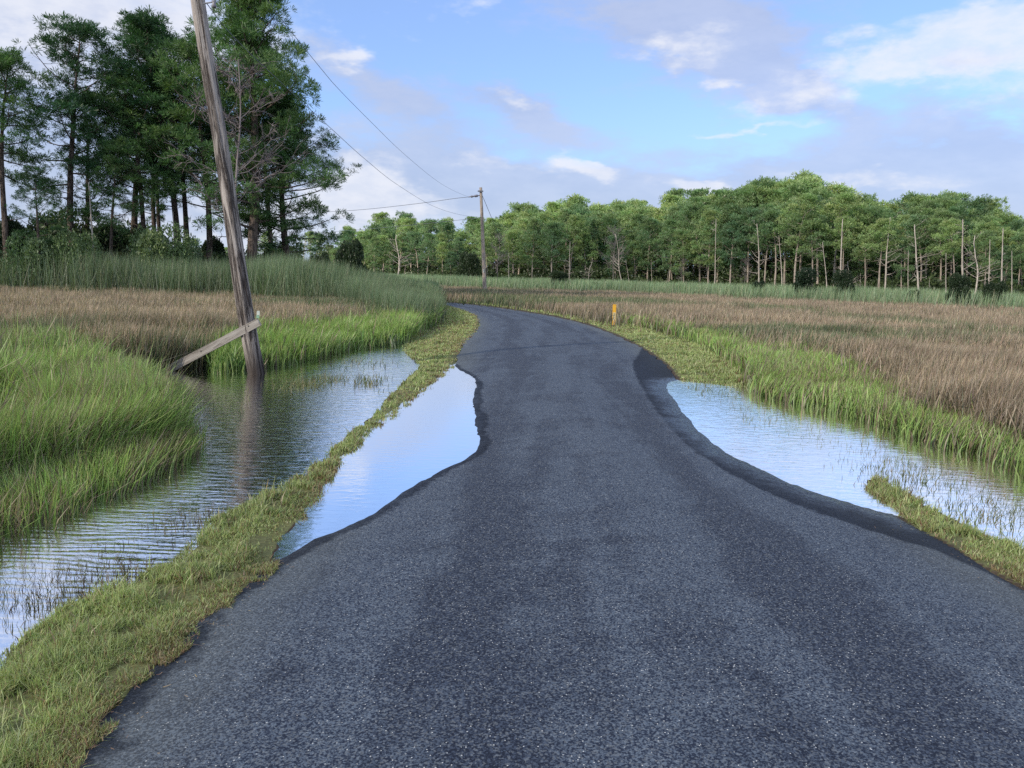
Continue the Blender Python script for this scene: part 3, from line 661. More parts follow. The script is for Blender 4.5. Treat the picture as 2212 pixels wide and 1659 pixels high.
def pine(seed, H, cb, spread, nb, pads, ntuft, needles, nl, nw, bark, lean=.02, rad=None, flat=.5, padr=.7, top_bias=0.0, low_dead=4, base_col=(.075, .13, .062)):
    global rng
    rng = np.random.default_rng(seed)
    g = Geo(); r0 = rad or H*.0125
    ld = rng.normal(size=2)*lean
    tp = path((0, 0, -.3), (ld[0], ld[1], 1), H*.97+.3, 12, 0, .022)
    tr = np.interp(np.linspace(0, 1, 13), [0, .04, .6, 1], [r0*1.25, r0, r0*.62, r0*.1]); g.tube(tp, tr, 8, wob=.03)
    cents, axes, cols = [], [], []
    def at(h):
        t = np.clip(h/(H*.97)*12, 0, 11.99); i_ = int(t); return tp[i_]*(1-(t-i_))+tp[i_+1]*(t-i_)
    ph = rng.uniform(0, 6.28)
    for b in range(nb):
        t = (b+rng.uniform(0, 1))/nb; t = t**(.85)
        h = H*(cb+(1-cb)*t*.97); a = ph+b*2.4+rng.normal()*.35
        prof = (math.sin(math.pi*(.18+.78*t))**.7)*(1-.25*t)
        L = spread*prof*rng.uniform(.6, 1.12)+.4
        e = -.05+.75*t+rng.normal()*.12
        d = np.array([math.cos(a)*math.cos(e), math.sin(a)*math.cos(e), math.sin(e)])
        bp = path(at(h), d, L, 6, .45, .09); br = np.interp(np.linspace(0, 1, 7), [0, 1], [max(.02, r0*.30*(1-.5*t)), .012])
        g.tube(bp, br, 5, cap=False)
        for s_ in range(pads):
            u = .35+.65*(s_+rng.uniform(0, 1))/pads; q = u*6; i_ = min(int(q), 5); p0 = bp[i_]*(1-(q-i_))+bp[i_+1]*(q-i_)
            dl = rng.normal(size=3)*np.array([1, 1, .35]); dl = dl/np.linalg.norm(dl)*L*.32*(1.15-u*.5)+np.array([0, 0, .12*L*.5])
            sp_ = path(p0, dl, np.linalg.norm(dl)+.15, 3, .3, .1); g.tube(sp_, [.014*(1+L*.1), .012, .01, .006], 4, cap=False)
            c_ = sp_[-1]; R_ = padr*rng.uniform(.65, 1.25)*(.8+.08*L)
            k = int(ntuft*rng.uniform(.6, 1.3))
            o = rng.normal(size=(k, 3)); o /= np.linalg.norm(o, axis=1)[:, None]; o *= rng.uniform(.35, 1, (k, 1))**.6
            o[:, 2] = o[:, 2]*flat+.08
            cents.append(c_+o*R_); ax = o*.8+np.array([0, 0, .45])+dl/np.linalg.norm(dl)*.25; axes.append(ax/np.linalg.norm(ax, axis=1)[:, None])
            cols.append(np.tile(np.array(base_col)*rng.uniform(.8, 1.25)*np.array([rng.uniform(.9, 1.2), 1, rng.uniform(.85, 1.1)]), (k, 1)))
    for b in range(low_dead):
        h = H*rng.uniform(cb*.45, cb*1.05); a = rng.uniform(0, 6.28)
        bp = path(at(h), (math.cos(a), math.sin(a), rng.uniform(-.1, .35)), spread*rng.uniform(.25, .7), 5, .1, .14)
        g.tube(bp, np.linspace(.045, .01, 6), 4, cap=False)
    cr_ = tufts(np.vstack(cents), np.vstack(axes), needles, nl, nw, np.vstack(cols))
    return g.mesh('trunk', bark), mesh_np('crown', *cr_[:2], col=cr_[2], mat=M_NEEDLE)
def snag(seed, H, nb, spread, matl, r0=None, twigs=0, crook=.05):
    global rng
    rng = np.random.default_rng(seed); g = Geo(); r0 = r0 or H*.011; twig = Geo() if twigs else g
    tp = path((0, 0, -.3), (rng.normal()*.03, rng.normal()*.03, 1), H, 10, 0, crook); g.tube(tp, np.linspace(r0, r0*.3, 11), 7)
    for b in range(nb):
        t = rng.uniform(.35, .98); q = t*10; i_ = min(int(q), 9); p0 = tp[i_]*(1-(q-i_))+tp[i_+1]*(q-i_)
        a = rng.uniform(0, 6.28); L = spread*rng.uniform(.35, 1)*(1.15-t*.6)
        bp = path(p0, (math.cos(a), math.sin(a), rng.uniform(.0, .9)), L, 5, .3, .2); twig.tube(bp, np.linspace(r0*.42*(1.2-t), .012, 6), 5, cap=False)
        for s_ in range(3+twigs):
            k = rng.integers(2, 6); d = rng.normal(size=3)+np.array([math.cos(a), math.sin(a), .5])
            sp_ = path(bp[k], d, L*rng.uniform(.2, .5), 4, .2, .2); twig.tube(sp_, np.linspace(.018, .007, 5), 3, cap=False)
            if twigs:
                for _ in range(twigs):
                    k2 = rng.integers(1, 5); twig.tube(path(sp_[k2], d+rng.normal(size=3)*.8, L*rng.uniform(.1, .25), 2, .1, .2), [.012, .009, .006], 3, cap=False)
    return (g.mesh('trunk', matl), twig.mesh('crown', matl)) if twigs else (g.mesh('dead_tree', matl),)
def shrub(seed, wdt, hgt, n, leaf, cols, vert=False):
    global rng
    rng = np.random.default_rng(seed); g = Geo(); cents = []; ax = []; cc = []
    for b in range(9 if not vert else 6):
        a = rng.uniform(0, 6.28); rr = rng.uniform(0, .36)*wdt; top = np.array([math.cos(a)*rr, math.sin(a)*rr, hgt*rng.uniform(.35, .8)])
        g.tube(path((0, 0, -.1), top, np.linalg.norm(top), 4, 0, .1), np.linspace(.05, .015, 5), 5, cap=False)
        R_ = wdt*rng.uniform(.16, .3); k = n//9
        o = rng.normal(size=(k, 3)); o /= np.linalg.norm(o, axis=1)[:, None]; o *= rng.uniform(.3, 1, (k, 1))**.5; o[:, 2] *= .75 if not vert else 1.2
        p = top+o*R_; keep_ = p[:, 2] > .02; p = p[keep_]; o = o[keep_]
        cents.append(p); ax.append(o+np.array([0, 0, .4])); cc.append(np.tile(np.array(cols[b % len(cols)])*rng.uniform(.85, 1.15), (len(p), 1)))
    # skirt that hides the stems
    k = n//4; th = rng.uniform(0, 6.28, k); rr = wdt*.42*np.sqrt(rng.uniform(0, 1, k)); p = np.stack([np.cos(th)*rr, np.sin(th)*rr, rng.uniform(0, .45, k)*hgt], 1)
    cents.append(p); ax.append(np.tile([0, 0, 1.], (k, 1))+rng.normal(size=(k, 3))*.6); cc.append(np.tile(np.array(cols[0])*.95, (k, 1)))
    A_ = np.vstack(ax); A_ /= np.linalg.norm(A_, axis=1)[:, None]
    v, t, c_ = tufts(np.vstack(cents), A_, 4, leaf, leaf*.45, np.vstack(cc), .9)
    return g.mesh('stem', M_BARK), mesh_np('foliage', v, t, col=c_, mat=M_LEAF)
def plant_tree(kind, meshes, names, x, y, s, yaw, label, cat, group=None, sz=None, lean=0):
    e = bpy.data.objects.new(kind, meshes[0] if len(meshes) == 1 else None); COL.objects.link(e); e.empty_display_size = .3
    e.location = (x, y, float(ground_h(np.array([x]), np.array([y]))[0])-.02); e.rotation_euler = (Matrix.Rotation(-R(lean), 3, 'Y') @ Matrix.Rotation(yaw, 3, 'Z')).to_euler(); e.scale = (s, s, sz or s)
    tag(e, label, cat, group)
    if len(meshes) > 1:
        for nm, me in zip(names, meshes): link(nm, me, e)
    return e
def at_px(pxx, D):                             # ground point seen in that column at distance D
    d = ray(pxx, 598+(pxx-1106)*math.tan(ROLL)); k = D/math.hypot(d[0], d[1]); return d[0]*k, d[1]*k
def top_h(pxx, pyy, D):
    d = ray(pxx, pyy); return CAM_H+d[2]/math.hypot(d[0], d[1])*D

# --- left stand
PK = dict(base_col=(.072, .15, .062))
LP = [pine(101, 20, .42, 4.6, 26, 5, 11, 18, .42, .042, M_BARK, **PK), pine(102, 20, .45, 4.4, 28, 5, 11, 18, .42, .042, M_BARK, **PK),
      pine(103, 20, .30, 4.4, 30, 5, 10, 18, .42, .042, M_BARK, lean=.03, **PK), pine(104, 20, .5, 3.6, 22, 5, 11, 18, .42, .042, M_BARK, **PK),
      pine(105, 20, .22, 6.0, 44, 6, 14, 18, .44, .042, M_BARK, rad=.38, **PK), pine(106, 20, .4, 4.2, 20, 5, 10, 18, .42, .042, M_BARK, lean=.04, **PK)]
left = [  # column px, distance, top px, prototype, yaw, label
 (14, 60, 90, 3, .3, 'slim pine cut by the left edge of the photo, thin grey crown', 'live'),
 (156, 62, 34, 0, 1.2, 'tall pine with a forked bare upper trunk, first high crown from the left', 'live'),
 (180, 63, 190, 2, 2.2, 'pine whose trunk stands close against the right of the forked tall pine', 'live'),
 (83, 57, 350, 5, .7, 'low young pine between the left-edge pine and the forked tall pine', 'live'),
 (243, 60, 300, 1, 4.0, 'middle-height dark pine with a leaning thin trunk right of the forked pine', 'live'),
 (288, 66, 40, 1, 5.1, 'tall broad-topped pine second high crown from the left', 'live'),
 (314, 62, 150, 0, 3.3, 'thick-trunked pine rising behind the olive shrub', 'live'),
 (334, 70, 170, 3, .1, 'thin pine just right of the thick trunk behind the olive shrub', 'live'),
 (350, 72, 240, 5, 2.0, 'slender leaning pine in the gap with bright sky', 'live'),
 (388, 64, 28, 1, 1.6, 'tall round-topped pine close to the left of the leaning pole top', 'live'),
 (410, 66, 140, 3, 2.6, 'straight dark trunked pine left of the pole above the reeds', 'live'),
 (446, 62, 90, 2, .9, 'stout pine half hidden by the leaning pole', 'live'),
 (498, 68, 200, 0, 3.9, 'pine trunk directly behind the lower half of the leaning pole', 'live'),
 (543, 60, -40, 4, .4, 'largest pine right of the pole with wide dark crown and thick trunk', 'live'),
 (625, 63, 205, 4, 3.0, 'outermost right pine of the stand reaching a low branch to the right', 'live'),
 (-90, 58, 60, 0, 3.0, 'tall pine just beyond the left edge of the photo', 'live'),
 (590, 74, 90, 1, 2.1, 'rear pine filling the crown right of the largest pine', 'live'),
]
for (cpx, D, tpx, k, yaw, lab, _) in left:
    D *= .8; x, y = at_px(cpx, D); s = top_h(cpx, tpx+14, D)/20.6
    sx = s*(1.0 if s > .8 else 1.15)
    plant_tree('pine_tree', LP[k], ('trunk', 'crown'), x, y, sx, yaw, lab, 'pine tree', 'pines of the left stand', sz=s)
SN = [snag(201, 10, 14, 2.4, M_SNAG, crook=.03), snag(202, 10, 8, 1.6, M_SNAG, crook=.02), snag(203, 10, 18, 3.2, M_SNAG, crook=.08), snag(204, 10, 4, .9, M_SNAG, crook=.012)]
DEAD = snag(210, 10, 34, 3.2, M_GREYTWIG, r0=.065, twigs=4)
for (cpx, D, tpx, k, lab, ms) in [(204, 58, 390, 3, 'short bare snag between the forked pine and the middle-height pine', SN),
        (375, 60, 455, 3, 'short broken snag standing in the bright gap of the left stand', SN)]:
    D *= .8; x, y = at_px(cpx, D); s = top_h(cpx, tpx, D)/10
    plant_tree('dead_tree', ms[k], ('trunk', 'crown'), x, y, s, random.uniform(0, 6), lab, 'dead tree', 'dead trees')
x, y = at_px(520, 43.5); s = top_h(520, 110, 43.5)/10
plant_tree('dead_tree', DEAD, ('trunk', 'crown'), x, y, s*1.0, 1.0, 'grey twiggy dead tree behind the upper half of the leaning pole', 'dead tree', 'dead trees', sz=s)

# shrubs
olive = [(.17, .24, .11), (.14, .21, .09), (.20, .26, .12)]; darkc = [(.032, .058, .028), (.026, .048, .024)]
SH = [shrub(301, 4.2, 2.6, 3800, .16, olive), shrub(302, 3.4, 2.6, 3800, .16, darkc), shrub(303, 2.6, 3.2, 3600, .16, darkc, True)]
def put_shrub(cpx, D, wpx, tpx, k, lab, grp='shrubs at the feet of the pines', cat='shrub'):
    D *= .82
    x, y = at_px(cpx, D); base = (4.2, 3.4, 2.6)[k]; hb = (2.6, 2.6, 3.2)[k]*.98
    e = plant_tree('shrub', SH[k], ('stem', 'foliage'), x, y, wpx/FPX*D/base*.98, random.uniform(0, 6), lab, cat, grp, sz=max(.3, top_h(cpx, tpx, D)/hb))
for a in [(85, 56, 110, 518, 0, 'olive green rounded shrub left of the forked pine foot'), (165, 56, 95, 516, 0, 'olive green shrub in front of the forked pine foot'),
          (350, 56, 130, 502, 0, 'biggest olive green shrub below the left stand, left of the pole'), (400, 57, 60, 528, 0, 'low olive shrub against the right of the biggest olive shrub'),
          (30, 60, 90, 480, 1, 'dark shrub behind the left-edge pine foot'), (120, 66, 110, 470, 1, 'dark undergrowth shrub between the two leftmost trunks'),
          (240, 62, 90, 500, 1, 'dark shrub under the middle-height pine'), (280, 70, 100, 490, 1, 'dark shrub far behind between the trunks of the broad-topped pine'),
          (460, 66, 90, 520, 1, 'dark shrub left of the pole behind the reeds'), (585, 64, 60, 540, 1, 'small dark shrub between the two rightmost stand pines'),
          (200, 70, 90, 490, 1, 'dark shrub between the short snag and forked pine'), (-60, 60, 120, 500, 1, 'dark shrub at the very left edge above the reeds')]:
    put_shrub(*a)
for a in [(758, 52, 74, 526, 1, 'dark rounded bush standing over the reeds left of the bend'), (690, 54, 50, 552, 1, 'low dark bush under the hanging pine branch')]:
    put_shrub(*a, grp='dark bushes at the bend')
for a in [(1012, 128, 56, 548, 1, 'dark juniper just left of the far pole'), (1206, 110, 56, 588, 1, 'dark round juniper right of the far pole'),
          (1285, 108, 26, 612, 1, 'tiny bush in the reed belt above the marker post'), (1738, 92, 56, 585, 2, 'dark juniper in the reed belt, left one of a pair'),
          (1822, 90, 50, 590, 2, 'dark juniper in the reed belt, right one of a pair'), (1976, 86, 26, 630, 1, 'small dark bush in the reeds of the far right'),
          (2070, 82, 50, 596, 1, 'dark scraggly bush in front of the pale trunks far right'), (1640, 96, 30, 610, 1, 'small bush at the wood edge left of the juniper pair'),
          (2150, 84, 40, 612, 1, 'yellowish low shrub beside the rightmost pale trunk')]:
    put_shrub(*a, grp='dark junipers of the reed belt')

# --- the far wood
FP = [pine(401+k, 15, cb_, sp_, nb_, 4, 14, 8, .50, .09, M_BARKF, padr=.92, flat=.42, base_col=(.185, .285, .14)) for k, (cb_, sp_, nb_) in
      enumerate([(.50, 3.2, 20), (.42, 3.5, 22), (.56, 3.0, 18), (.28, 3.3, 26), (.46, 3.8, 22), (.60, 2.8, 16), (.18, 3.6, 32)])]
SKX = [600, 730, 780, 830, 900, 960, 1020, 1090, 1200, 1290, 1400, 1500, 1600, 1700, 1800, 1870, 1930, 1990, 2060, 2110, 2150, 2212, 2400, 2700]
SKY_ = [565, 512, 484, 472, 468, 478, 476, 456, 440, 438, 442, 424, 404, 392, 408, 440, 452, 424, 432, 440, 462, 480, 470, 470]
DX = [600, 1000, 1400, 1700, 2000, 2212, 2700]; DD = [130, 112, 108, 90, 83, 79, 72]
ORD = 'first second third fourth fifth sixth seventh eighth ninth tenth eleventh twelfth thirteenth fourteenth fifteenth sixteenth seventeenth eighteenth nineteenth'.split()
TENS = {2: 'twent', 3: 'thirt', 4: 'fort', 5: 'fift'}
def ordinal(k):
    if k < 20: return ORD[k-1]
    return TENS[k//10]+('ieth' if k % 10 == 0 else 'y-'+ORD[k % 10-1])
rows = [(0, 46, 42, 70), (6, 30, 44, 50), (12, 18, 46, 32), (19, 6, 46, 30), (27, -2, 54, 34), (36, -4, 62, 34)]
rr_ = random.Random(5)
for ri, (dd_, low, step, jit) in enumerate(rows):
    cpx = 725+ri*7; idx = 0
    while cpx < 2480:
        q = cpx+rr_.uniform(-12, 12); D = np.interp(q, DX, DD)+dd_+rr_.uniform(-2.5, 2.5)
        ty = np.interp(q, SKX, SKY_)+low+rr_.uniform(-.35, 1)*jit*.6
        h = top_h(q, ty, D)
        k = rr_.randrange(6) if ri < 2 else rr_.choice([1, 3, 4, 6, 6])
        if q > 1560 and ri < 2: k = rr_.choice([0, 2, 5, 4])
        if 1050 < q < 1560 and ri < 2: k = rr_.choice([1, 3, 3, 4])
        x, y = at_px(q, D)
        s = h/15.0; sx = s*rr_.uniform(.9, 1.15)
        if ri == 0:
            side = 'left of the far pole' if q < 1040 else ('in the dark stretch' if q < 1500 else ('below the highest crowns' if q < 1850 else 'at the pale-trunked end'))
            lab = '%s front-row pine of the far wood from the left, %s' % (ordinal(idx+1), side)
        else:
            lab = ['', 'pine crown packed directly behind the front row of the far wood', 'pine in the third rank of the far wood, only its crown showing',
                   'sunlit pine top in the fourth rank of the far wood', 'pine top near the skyline of the far wood', 'rearmost pine forming the skyline of the far wood'][ri]
        plant_tree('pine_tree', FP[k], ('trunk', 'crown'), x, y, sx, rr_.uniform(0, 6.28), lab, 'pine tree', 'far wood pines, rank %d' % (ri+1), sz=s, lean=float(np.interp(q, [900, 2300], [0, 4.0]))+rr_.gauss(0, 1.3))
        idx += 1; cpx += step*rr_.uniform(.85, 1.15)*(1 if q < 2212 else 1.6)
# bleached snags and bare trunks in front
sn = [(1545, 470, 1, .8), (1642, 480, 0, 1), (1692, 505, 1, 1), (1914, 465, 0, 1), (1990, 480, 0, 1.3), (2008, 600, 3, 1), (2087, 470, 1, 1.4),
      (2110, 500, 2, 1.3), (2140, 515, 3, 1), (2168, 490, 3, 1.2), (2048, 545, 3, 1), (1230, 520, 0, 1), (1150, 560, 3, 1), (1345, 500, 2, .9), (1362, 560, 1, 1), (1440, 585, 0, 1), (1270, 555, 2, 1), (1790, 520, 1, 1),
      (1817, 470, 3, 1.2), (1840, 560, 2, 1), (1200, 590, 3, 1), (860, 500, 2, 1.4), (1965, 540, 1, 1), (1860, 590, 3, .8), (1895, 605, 3, .8), (2190, 540, 3, 1), (1410, 560, 3, .8), (1100, 545, 1, 1)]
sn.sort()
zones = [(1140, 'left of or at the far pole'), (1400, 'above the marker post stretch'), (1760, 'left of the juniper pair'), (1960, 'right of the juniper pair'), (9999, 'at the far right end')]
cnt = {}
for (cpx, tpx, k, fat) in sn:
    D = np.interp(cpx, DX, DD)-2.5-(cpx*7 % 3); x, y = at_px(cpx, D); s = top_h(cpx, tpx, D)/10
    z_ = next(t for lim, t in zones if cpx < lim); cnt[z_] = cnt.get(z_, 0)+1
    lab = '%s %s dead trunk from the left, %s' % (ordinal(cnt[z_]), ('tall bleached' if tpx < 515 else 'short bleached'), z_)
    plant_tree('dead_tree', SN[k], ('trunk', 'crown'), x, y, s*fat, random.uniform(0, 6.28), lab, 'dead tree', 'dead trees before the far wood', sz=s, lean=float(np.interp(cpx, [900, 2300], [1, 5.0]))+random.gauss(0, 2.0))
for (cpx, tpx, lab) in [(1325, 490, 'grey twiggy dead tree among the dark pines right of the far pole'), (1075, 505, 'brown-grey twiggy tree just right of the far pole'), (1470, 560, 'low grey twiggy tree at the dark wood edge'), (1610, 560, 'low grey twiggy tree near the branching snag')]:
    D = np.interp(cpx, DX, DD)-2; x, y = at_px(cpx, D); s = top_h(cpx, tpx, D)/10
    plant_tree('dead_tree', DEAD, ('trunk', 'crown'), x, y, s*.9, random.uniform(0, 6.28), lab, 'dead tree', 'grey twiggy trees of the far wood', sz=s)
# more distant wood seen under the left stand
rr_ = random.Random(9)
for idx in range(26):
    q = 20+idx*29+rr_.uniform(-8, 8); D = 200+rr_.uniform(0, 30); ty = rr_.uniform(505, 545) if q > 520 else rr_.uniform(515, 560); x, y = at_px(q, D)
    if idx % 2 == 0 or q > 560 and idx % 3:
        plant_tree('dead_tree', SN[rr_.choice([1, 3, 0])], ('trunk', 'crown'), x, y, top_h(q, ty, D)/10, rr_.uniform(0, 6), 'pale bare trunk in the distant wood glimpsed under the left pines', 'dead tree', 'bare trunks of the distant wood')
    plant_tree('pine_tree', FP[rr_.choice([0, 2, 4])], ('trunk', 'crown'), x+2, y+9, top_h(q, ty-6, D)/15, rr_.uniform(0, 6), 'distant pine glimpsed low between the trunks of the left stand', 'pine tree', 'pines of the distant wood')
# undergrowth of the far wood: dense low leaves nobody could count
rng = np.random.default_rng(77)
def undergrowth(n, q0, q1, d0, d1, hh):
    q = rng.uniform(q0, q1, n); D = np.interp(q, DX, DD)+rng.uniform(d0, d1, n)
    th = np.arctan((q-CX)/FPX/math.cos(PITCH)); x = D*np.sin(th); y = D*np.cos(th)
    hN = hh*(.25+1.1*vnoise(x, y, 5, 7)**1.5*1.6); z = ground_h(x, y)+rng.uniform(0, 1, n)*hN
    cen = np.stack([x, y, z], 1); ax = rng.normal(size=(n, 3))+np.array([0, 0, .6]); ax /= np.linalg.norm(ax, axis=1)[:, None]
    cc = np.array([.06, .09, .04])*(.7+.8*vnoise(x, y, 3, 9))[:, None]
    return tufts(cen, ax, 4, .5, .2, cc, .8)
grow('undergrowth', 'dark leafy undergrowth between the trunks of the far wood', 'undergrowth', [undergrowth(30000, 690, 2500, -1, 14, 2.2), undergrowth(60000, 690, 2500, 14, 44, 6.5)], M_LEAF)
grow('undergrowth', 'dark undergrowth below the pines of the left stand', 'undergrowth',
     [(lambda n: (lambda q, D: (lambda x, y: tufts(np.stack([x, y, rng.uniform(0, 1, n)*(1.2+2.6*vnoise(x, y, 4, 15)**2*2)], 1),
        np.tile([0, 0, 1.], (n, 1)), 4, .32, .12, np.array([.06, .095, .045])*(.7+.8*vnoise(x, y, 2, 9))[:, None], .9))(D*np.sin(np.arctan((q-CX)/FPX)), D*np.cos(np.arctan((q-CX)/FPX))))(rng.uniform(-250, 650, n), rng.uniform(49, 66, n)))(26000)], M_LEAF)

# ------------------------------------------------------------------ the leaning pole and its board
def thing(name, loc, label, cat, group=None):
    e = bpy.data.objects.new(name, None); COL.objects.link(e); e.location = loc; e.empty_display_size = .3; return tag(e, label, cat, group)
def tube_obj(name, pts, rad, mt, parent=None, k=10, wob=0, org=(0, 0, 0)):
    g = Geo(); g.tube(np.asarray(pts)-np.asarray(org), rad, k, wob=wob); return link(name, g.mesh(name, mt), parent)
rng = np.random.default_rng(5)
pb = P(561, 806, 0); PY = pb[1]
ptop = PD(388, -235, PY+.25); pb2 = pb+np.array([0, 0, -.25])-(ptop-pb)/np.linalg.norm(ptop-pb)*.0
Lp = np.linalg.norm(ptop-pb2)
pole = thing('utility_pole', pb, 'weathered grey utility pole leaning left, standing in the flood water', 'utility pole')
zdir = Vector(ptop-pb2).normalized(); rotq = zdir.to_track_quat('Z', 'Y')
n_, k_ = 90, 28
zz = np.linspace(0, Lp, n_); aa = np.arange(k_)*2*math.pi/k_
Z, AA = np.meshgrid(zz, aa, indexing='ij')
rad = np.interp(zz, [0, .5, 1.6, 3.0, Lp], [.150, .140, .135, .125, .105])[:, None]
groove = vnoise(AA*3.2+.7*np.sin(Z*.6), Z*.35, .5, 61, 3)
rad = rad*(1-.14*np.clip((.44-groove)*6, 0, 1)+.05*(vnoise(AA*2, Z, .8, 63)-.5))
bend = .05*np.sin(Z*.55+.5)+.03*np.sin(Z*1.3)
V = np.stack([rad*np.cos(AA)+bend, rad*np.sin(AA), Z], -1).reshape(-1, 3)
i, j = np.meshgrid(np.arange(n_-1), np.arange(k_), indexing='ij'); i = i.ravel(); j = j.ravel(); j2 = (j+1) % k_
T = np.concatenate([np.stack([i*k_+j, i*k_+j2, (i+1)*k_+j2], 1), np.stack([i*k_+j, (i+1)*k_+j2, (i+1)*k_+j], 1)])
V = np.vstack([V, [[bend[-1, 0], 0, Lp+.02]]]); jj = np.arange(k_); T = np.vstack([T, np.stack([np.full(k_, n_*k_), (n_-1)*k_+jj, (n_-1)*k_+(jj+1) % k_], 1)])
shaft = link('shaft', mesh_np('shaft', V, T, mat=M_POLE, smooth=True), pole, Vector(pb2-pb)); shaft.rotation_mode = 'QUATERNION'; shaft.rotation_quaternion = rotq
def boxm(name, sx, sy, sz, mt, bev=.004, cuts=0):
    import bmesh
    bm = bmesh.new(); bmesh.ops.create_cube(bm, size=1); bmesh.ops.scale(bm, vec=(sx, sy, sz), verts=bm.verts)
    bmesh.ops.bevel(bm, geom=bm.edges[:], offset=bev, segments=2, affect='EDGES')
    me = bpy.data.meshes.new(name); bm.to_mesh(me); bm.free(); me.materials.append(mt); return me
# small tags nailed to the pole
for (a, b, hh_, mt_) in [(558, 676, .07, M_TAGW), (557, 684, .05, M_TAGG)]:
    q = PD(a, b, PY-.115); link('tag', boxm('tag', .05, .008, hh_, mt_, .001), pole, Vector(q-pb))
# bolt and hook near the top of what is seen
q = PD(438, 8, PY-.02); hk = Geo(); hk.tube([q-pb, q-pb+np.array([.16, -.02, .02]), q-pb+np.array([.20, -.02, -.02])], .012, 6); link('hook', hk.mesh('hook', M_WIRE), pole)
ins = Geo(); ins.tube([q-pb+np.array([.19, -.02, -.07]), q-pb+np.array([.19, -.02, -.04]), q-pb+np.array([.19, -.02, 0]), q-pb+np.array([.19, -.02, .04])], [.02, .045, .025, .04], 10); link('insulator', ins.mesh('insulator', M_CERAM), pole)
q2 = PD(418, -60, PY); 
# board
b0 = PD(336, 813, PY-.02); b1 = PD(557, 697, PY-.17)
bl = np.linalg.norm(b1-b0); brd = boxm('wooden_board', bl+.06, .04, .135, M_PLANK, .004)
ob = link('wooden_board', brd, None, Vector((b0+b1)/2)); ob.rotation_mode = 'QUATERNION'
xd = Vector(b1-b0).normalized(); yd = Vector((0, 1, 0)); yd = (yd-xd*yd.dot(xd)).normalized(); zd = xd.cross(yd)
ob.rotation_quaternion = Matrix((xd, yd, zd)).transposed().to_quaternion()
tag(ob, 'long grey wooden board propped from the water against the leaning pole', 'board')
for u in (.42, -.04):
    nm = Geo(); nm.tube([(u*bl, -.024, .02), (u*bl, -.019, .02)], .012, 8); link('nail', nm.mesh('nail', M_BLACK), ob)

# far pole
fb = P(1048, 636, .08); FY = fb[1]; ft = PD(1038.5, 405, FY)
fp = thing('utility_pole', fb, 'thin grey utility pole standing upright in the brown marsh beyond the bend', 'utility pole')
tube_obj('shaft', np.linspace(fb-np.array([0, 0, .3]), ft, 14), np.linspace(.20, .13, 14), M_BARKF, fp, 10, .02, fb)
e0 = PD(1037, 422, FY); e1 = PD(1012, 425.5, FY-.6)
tube_obj('insulator', [e0, e0*.8+e1*.2, e0*.78+e1*.22, e0*.55+e1*.45, e0*.5+e1*.5, e0*.25+e1*.75, e0*.2+e1*.8, e1], [.04, .04, .11, .11, .05, .11, .05, .04], M_CERAM, fp, 8, 0, fb)
q = PD(1038, 413, FY-.2); link('bracket', boxm('bracket', .5, .1, .12, M_WIRE, .01), fp, Vector(q-fb))
q = PD(1045, 585, FY-.19); link('tag', boxm('tag', .1, .02, .3, M_TAGW, .004), fp, Vector(q-fb))
# wires
def plane_hit(a, b, p0, p1):                    # point of the vertical plane through p0,p1 seen at (a, b)
    d = ray(a, b); nrm = np.array([-(p1[1]-p0[1]), p1[0]-p0[0], 0.]); o = np.array([0, 0, CAM_H])
    t = np.dot(p0-o, nrm)/np.dot(d, nrm); return o+d*t
def wire(keys, p0, p1, lab, rad=.012, ends=(None, None)):
    pts = [plane_hit(a, b, p0, p1) for a, b in keys]
    if ends[0] is not None: pts = [ends[0]]+pts
    if ends[1] is not None: pts = pts+[ends[1]]
    pts = cr(np.array(pts), 8); d = np.linalg.norm(pts-np.array([0, 0, CAM_H]), axis=1)
    g = Geo(); g.tube(pts, np.full(len(pts), rad), 6); o = link('overhead_wire', g.mesh('overhead_wire', M_WIRE)); return tag(o, lab, 'wire', 'overhead wires')
pA = PD(405, -180, PY)
wire([(577, 0), (624, 62), (695, 150), (733, 194), (800, 262), (870, 330), (940, 388), (980, 412)], pA, e1, 'upper wire sagging from the leaning pole to the far pole top', .0065, (None, e1))
pB = PD(447, 8, PY-.02)
low = PD(1041, 470, FY-.2)
wire([(500, 75), (600, 172), (720, 282), (790, 345), (860, 400), (940, 447), (1000, 465)], pB, low, 'lower wire sagging from the leaning pole towards the treetops', .0065, (pB, low))
endC = PD(600, 466, 105); wire([(980, 429), (900, 440), (780, 453), (655, 461)], e1, endC, 'nearly level wire running left from the far pole top', .022, (e1, endC))
endD = PD(600, 510, 105); wire([(880, 487), (740, 499)], low, endD, 'faint lower level wire running left from the far pole', .016, (low, endD))
ga = P(1128, 628, .05); ps = PD(1040, 418, FY-.15)
g = Geo(); g.tube(np.linspace(ps, ga, 6), .02, 6); tag(link('guy_wire', g.mesh('guy_wire', M_WIRE)), 'guy wire slanting right from the far pole top to the marsh', 'wire')

# marker post
mb = P(1325.5, 707, .05); mt_ = PD(1326, 657.5, mb[1]); mh = mt_[2]-mb[2]
mp = thing('marker_post', mb, 'flat orange-yellow marker post at the right edge of the road', 'marker post')
wm_ = 7.5/FPX*mb[1]
link('post', boxm('post', wm_, .02, mh+.2, M_YELLOW, .004), mp, (0, 0, mh/2-.1))
link('sticker', boxm('sticker', wm_*.8, .004, mh*.34, M_PALE, .001), mp, (0, -.0125, mh*.48))
for k in range(4): link('lettering', boxm('lettering', wm_*.42, .003, mh*.035, M_BLACK, .0005), mp, (wm_*(.04 if k % 2 else -.06), -.0155, mh*(.37+.07*k)))
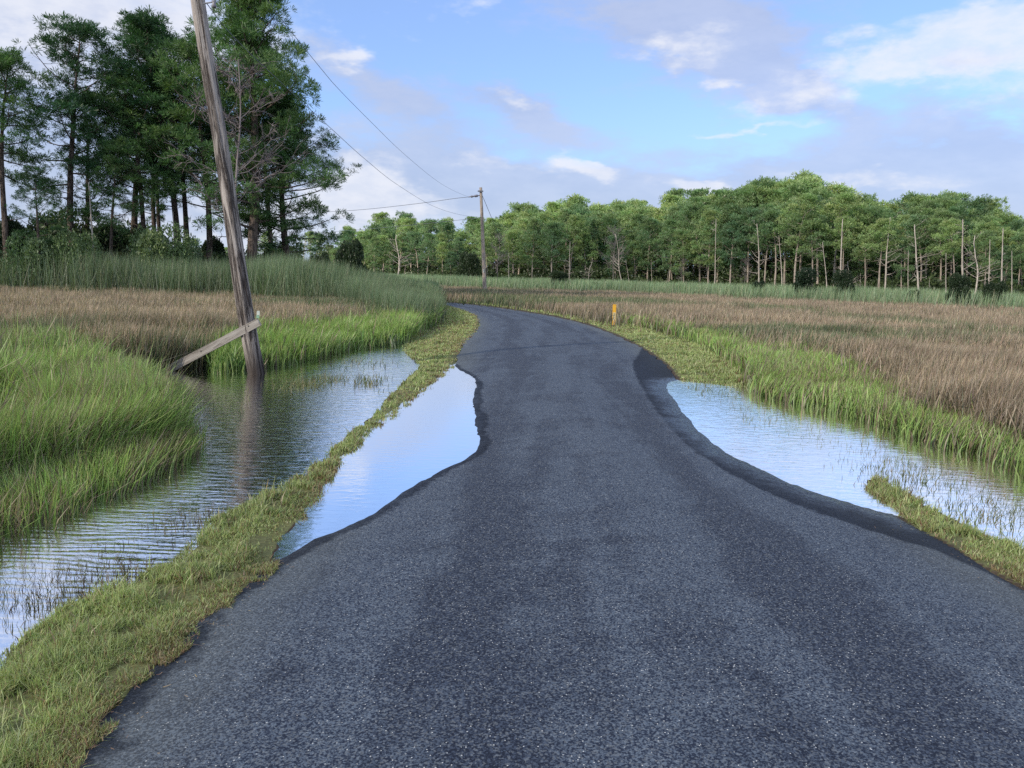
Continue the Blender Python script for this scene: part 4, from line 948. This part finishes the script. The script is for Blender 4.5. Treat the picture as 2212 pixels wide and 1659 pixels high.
# stakes left of the board
for (a0, b0_, a1, b1_, lab) in [(313, 775, 320, 703, 'tall dry stake leaning out of the rushes left of the board'), (361, 780, 363, 735, 'short dry stake right beside the tall stake')]:
    s0 = P(a0, b0_+12, .03); s1 = PD(a1, b1_, s0[1]-.1); g = Geo(); g.tube([s0, s0*.5+s1*.5+np.array([.01, 0, 0]), s1], [.018, .015, .01], 6)
    tag(link('stake', g.mesh('stake', M_STRAW)), lab, 'stake', 'dry stakes')

# ------------------------------------------------------------------ added unseen cloud, outlined to cast shade on the foreground
shade = np.array([(-260, -160), (220, -160), (230, 40), (95, 52), (60, 66), (46, 90), (40, 124), (8, 124), (0, 104), (-60, 98), (-260, 98)], float)
ALT = 300.0; off = TOSUN_AZ*ALT/math.tan(ELEV)
gxs = np.linspace(-300, 270, 96); gys = np.linspace(-200, 190, 70)
GX, GY = np.meshgrid(gxs, gys, indexing='ij'); sd = -sdist(GX, GY, shade)+(vnoise(GX, GY, 40, 5)-.5)*16
th = np.sqrt(np.clip(sd, 0, 60))*(3+4*vnoise(GX, GY, 35, 8))
nx, ny = GX.shape; ii, jj = np.meshgrid(np.arange(nx-1), np.arange(ny-1), indexing='ij'); ii = ii.ravel(); jj = jj.ravel()
q = np.stack([ii*ny+jj, (ii+1)*ny+jj, (ii+1)*ny+jj+1, ii*ny+jj+1], 1)
kp = (sd.ravel()[q] > 0).any(axis=1); q = q[kp]
Vt = np.stack([GX.ravel()+off[0], GY.ravel()+off[1], ALT+1+th.ravel()], 1); Vb = np.stack([GX.ravel()+off[0], GY.ravel()+off[1], ALT-th.ravel()*.15], 1)
mt, n = mat('shade_cloud_vapour')                 # see-through added shade blocker: part of the sunlight comes through
d_ = n.n('ShaderNodeBsdfDiffuse'); d_.inputs[0].default_value = rgb(.85, .85, .87); t_ = n.n('ShaderNodeBsdfTransparent')
mx_ = n.n('ShaderNodeMixShader'); mx_.inputs[0].default_value = .26; n.link(t_.outputs[0], mx_.inputs[1]); n.link(d_.outputs[0], mx_.inputs[2])
o_ = n.n('ShaderNodeOutputMaterial'); n.link(mx_.outputs[0], o_.inputs[0])
tag(link('shade_cloud', mesh_np('shade_cloud', np.vstack([Vt, Vb]), np.vstack([q, q[:, ::-1]+len(Vt)]), mat=mt, smooth=True)), kind='structure')
print('objects', len(bpy.data.objects))
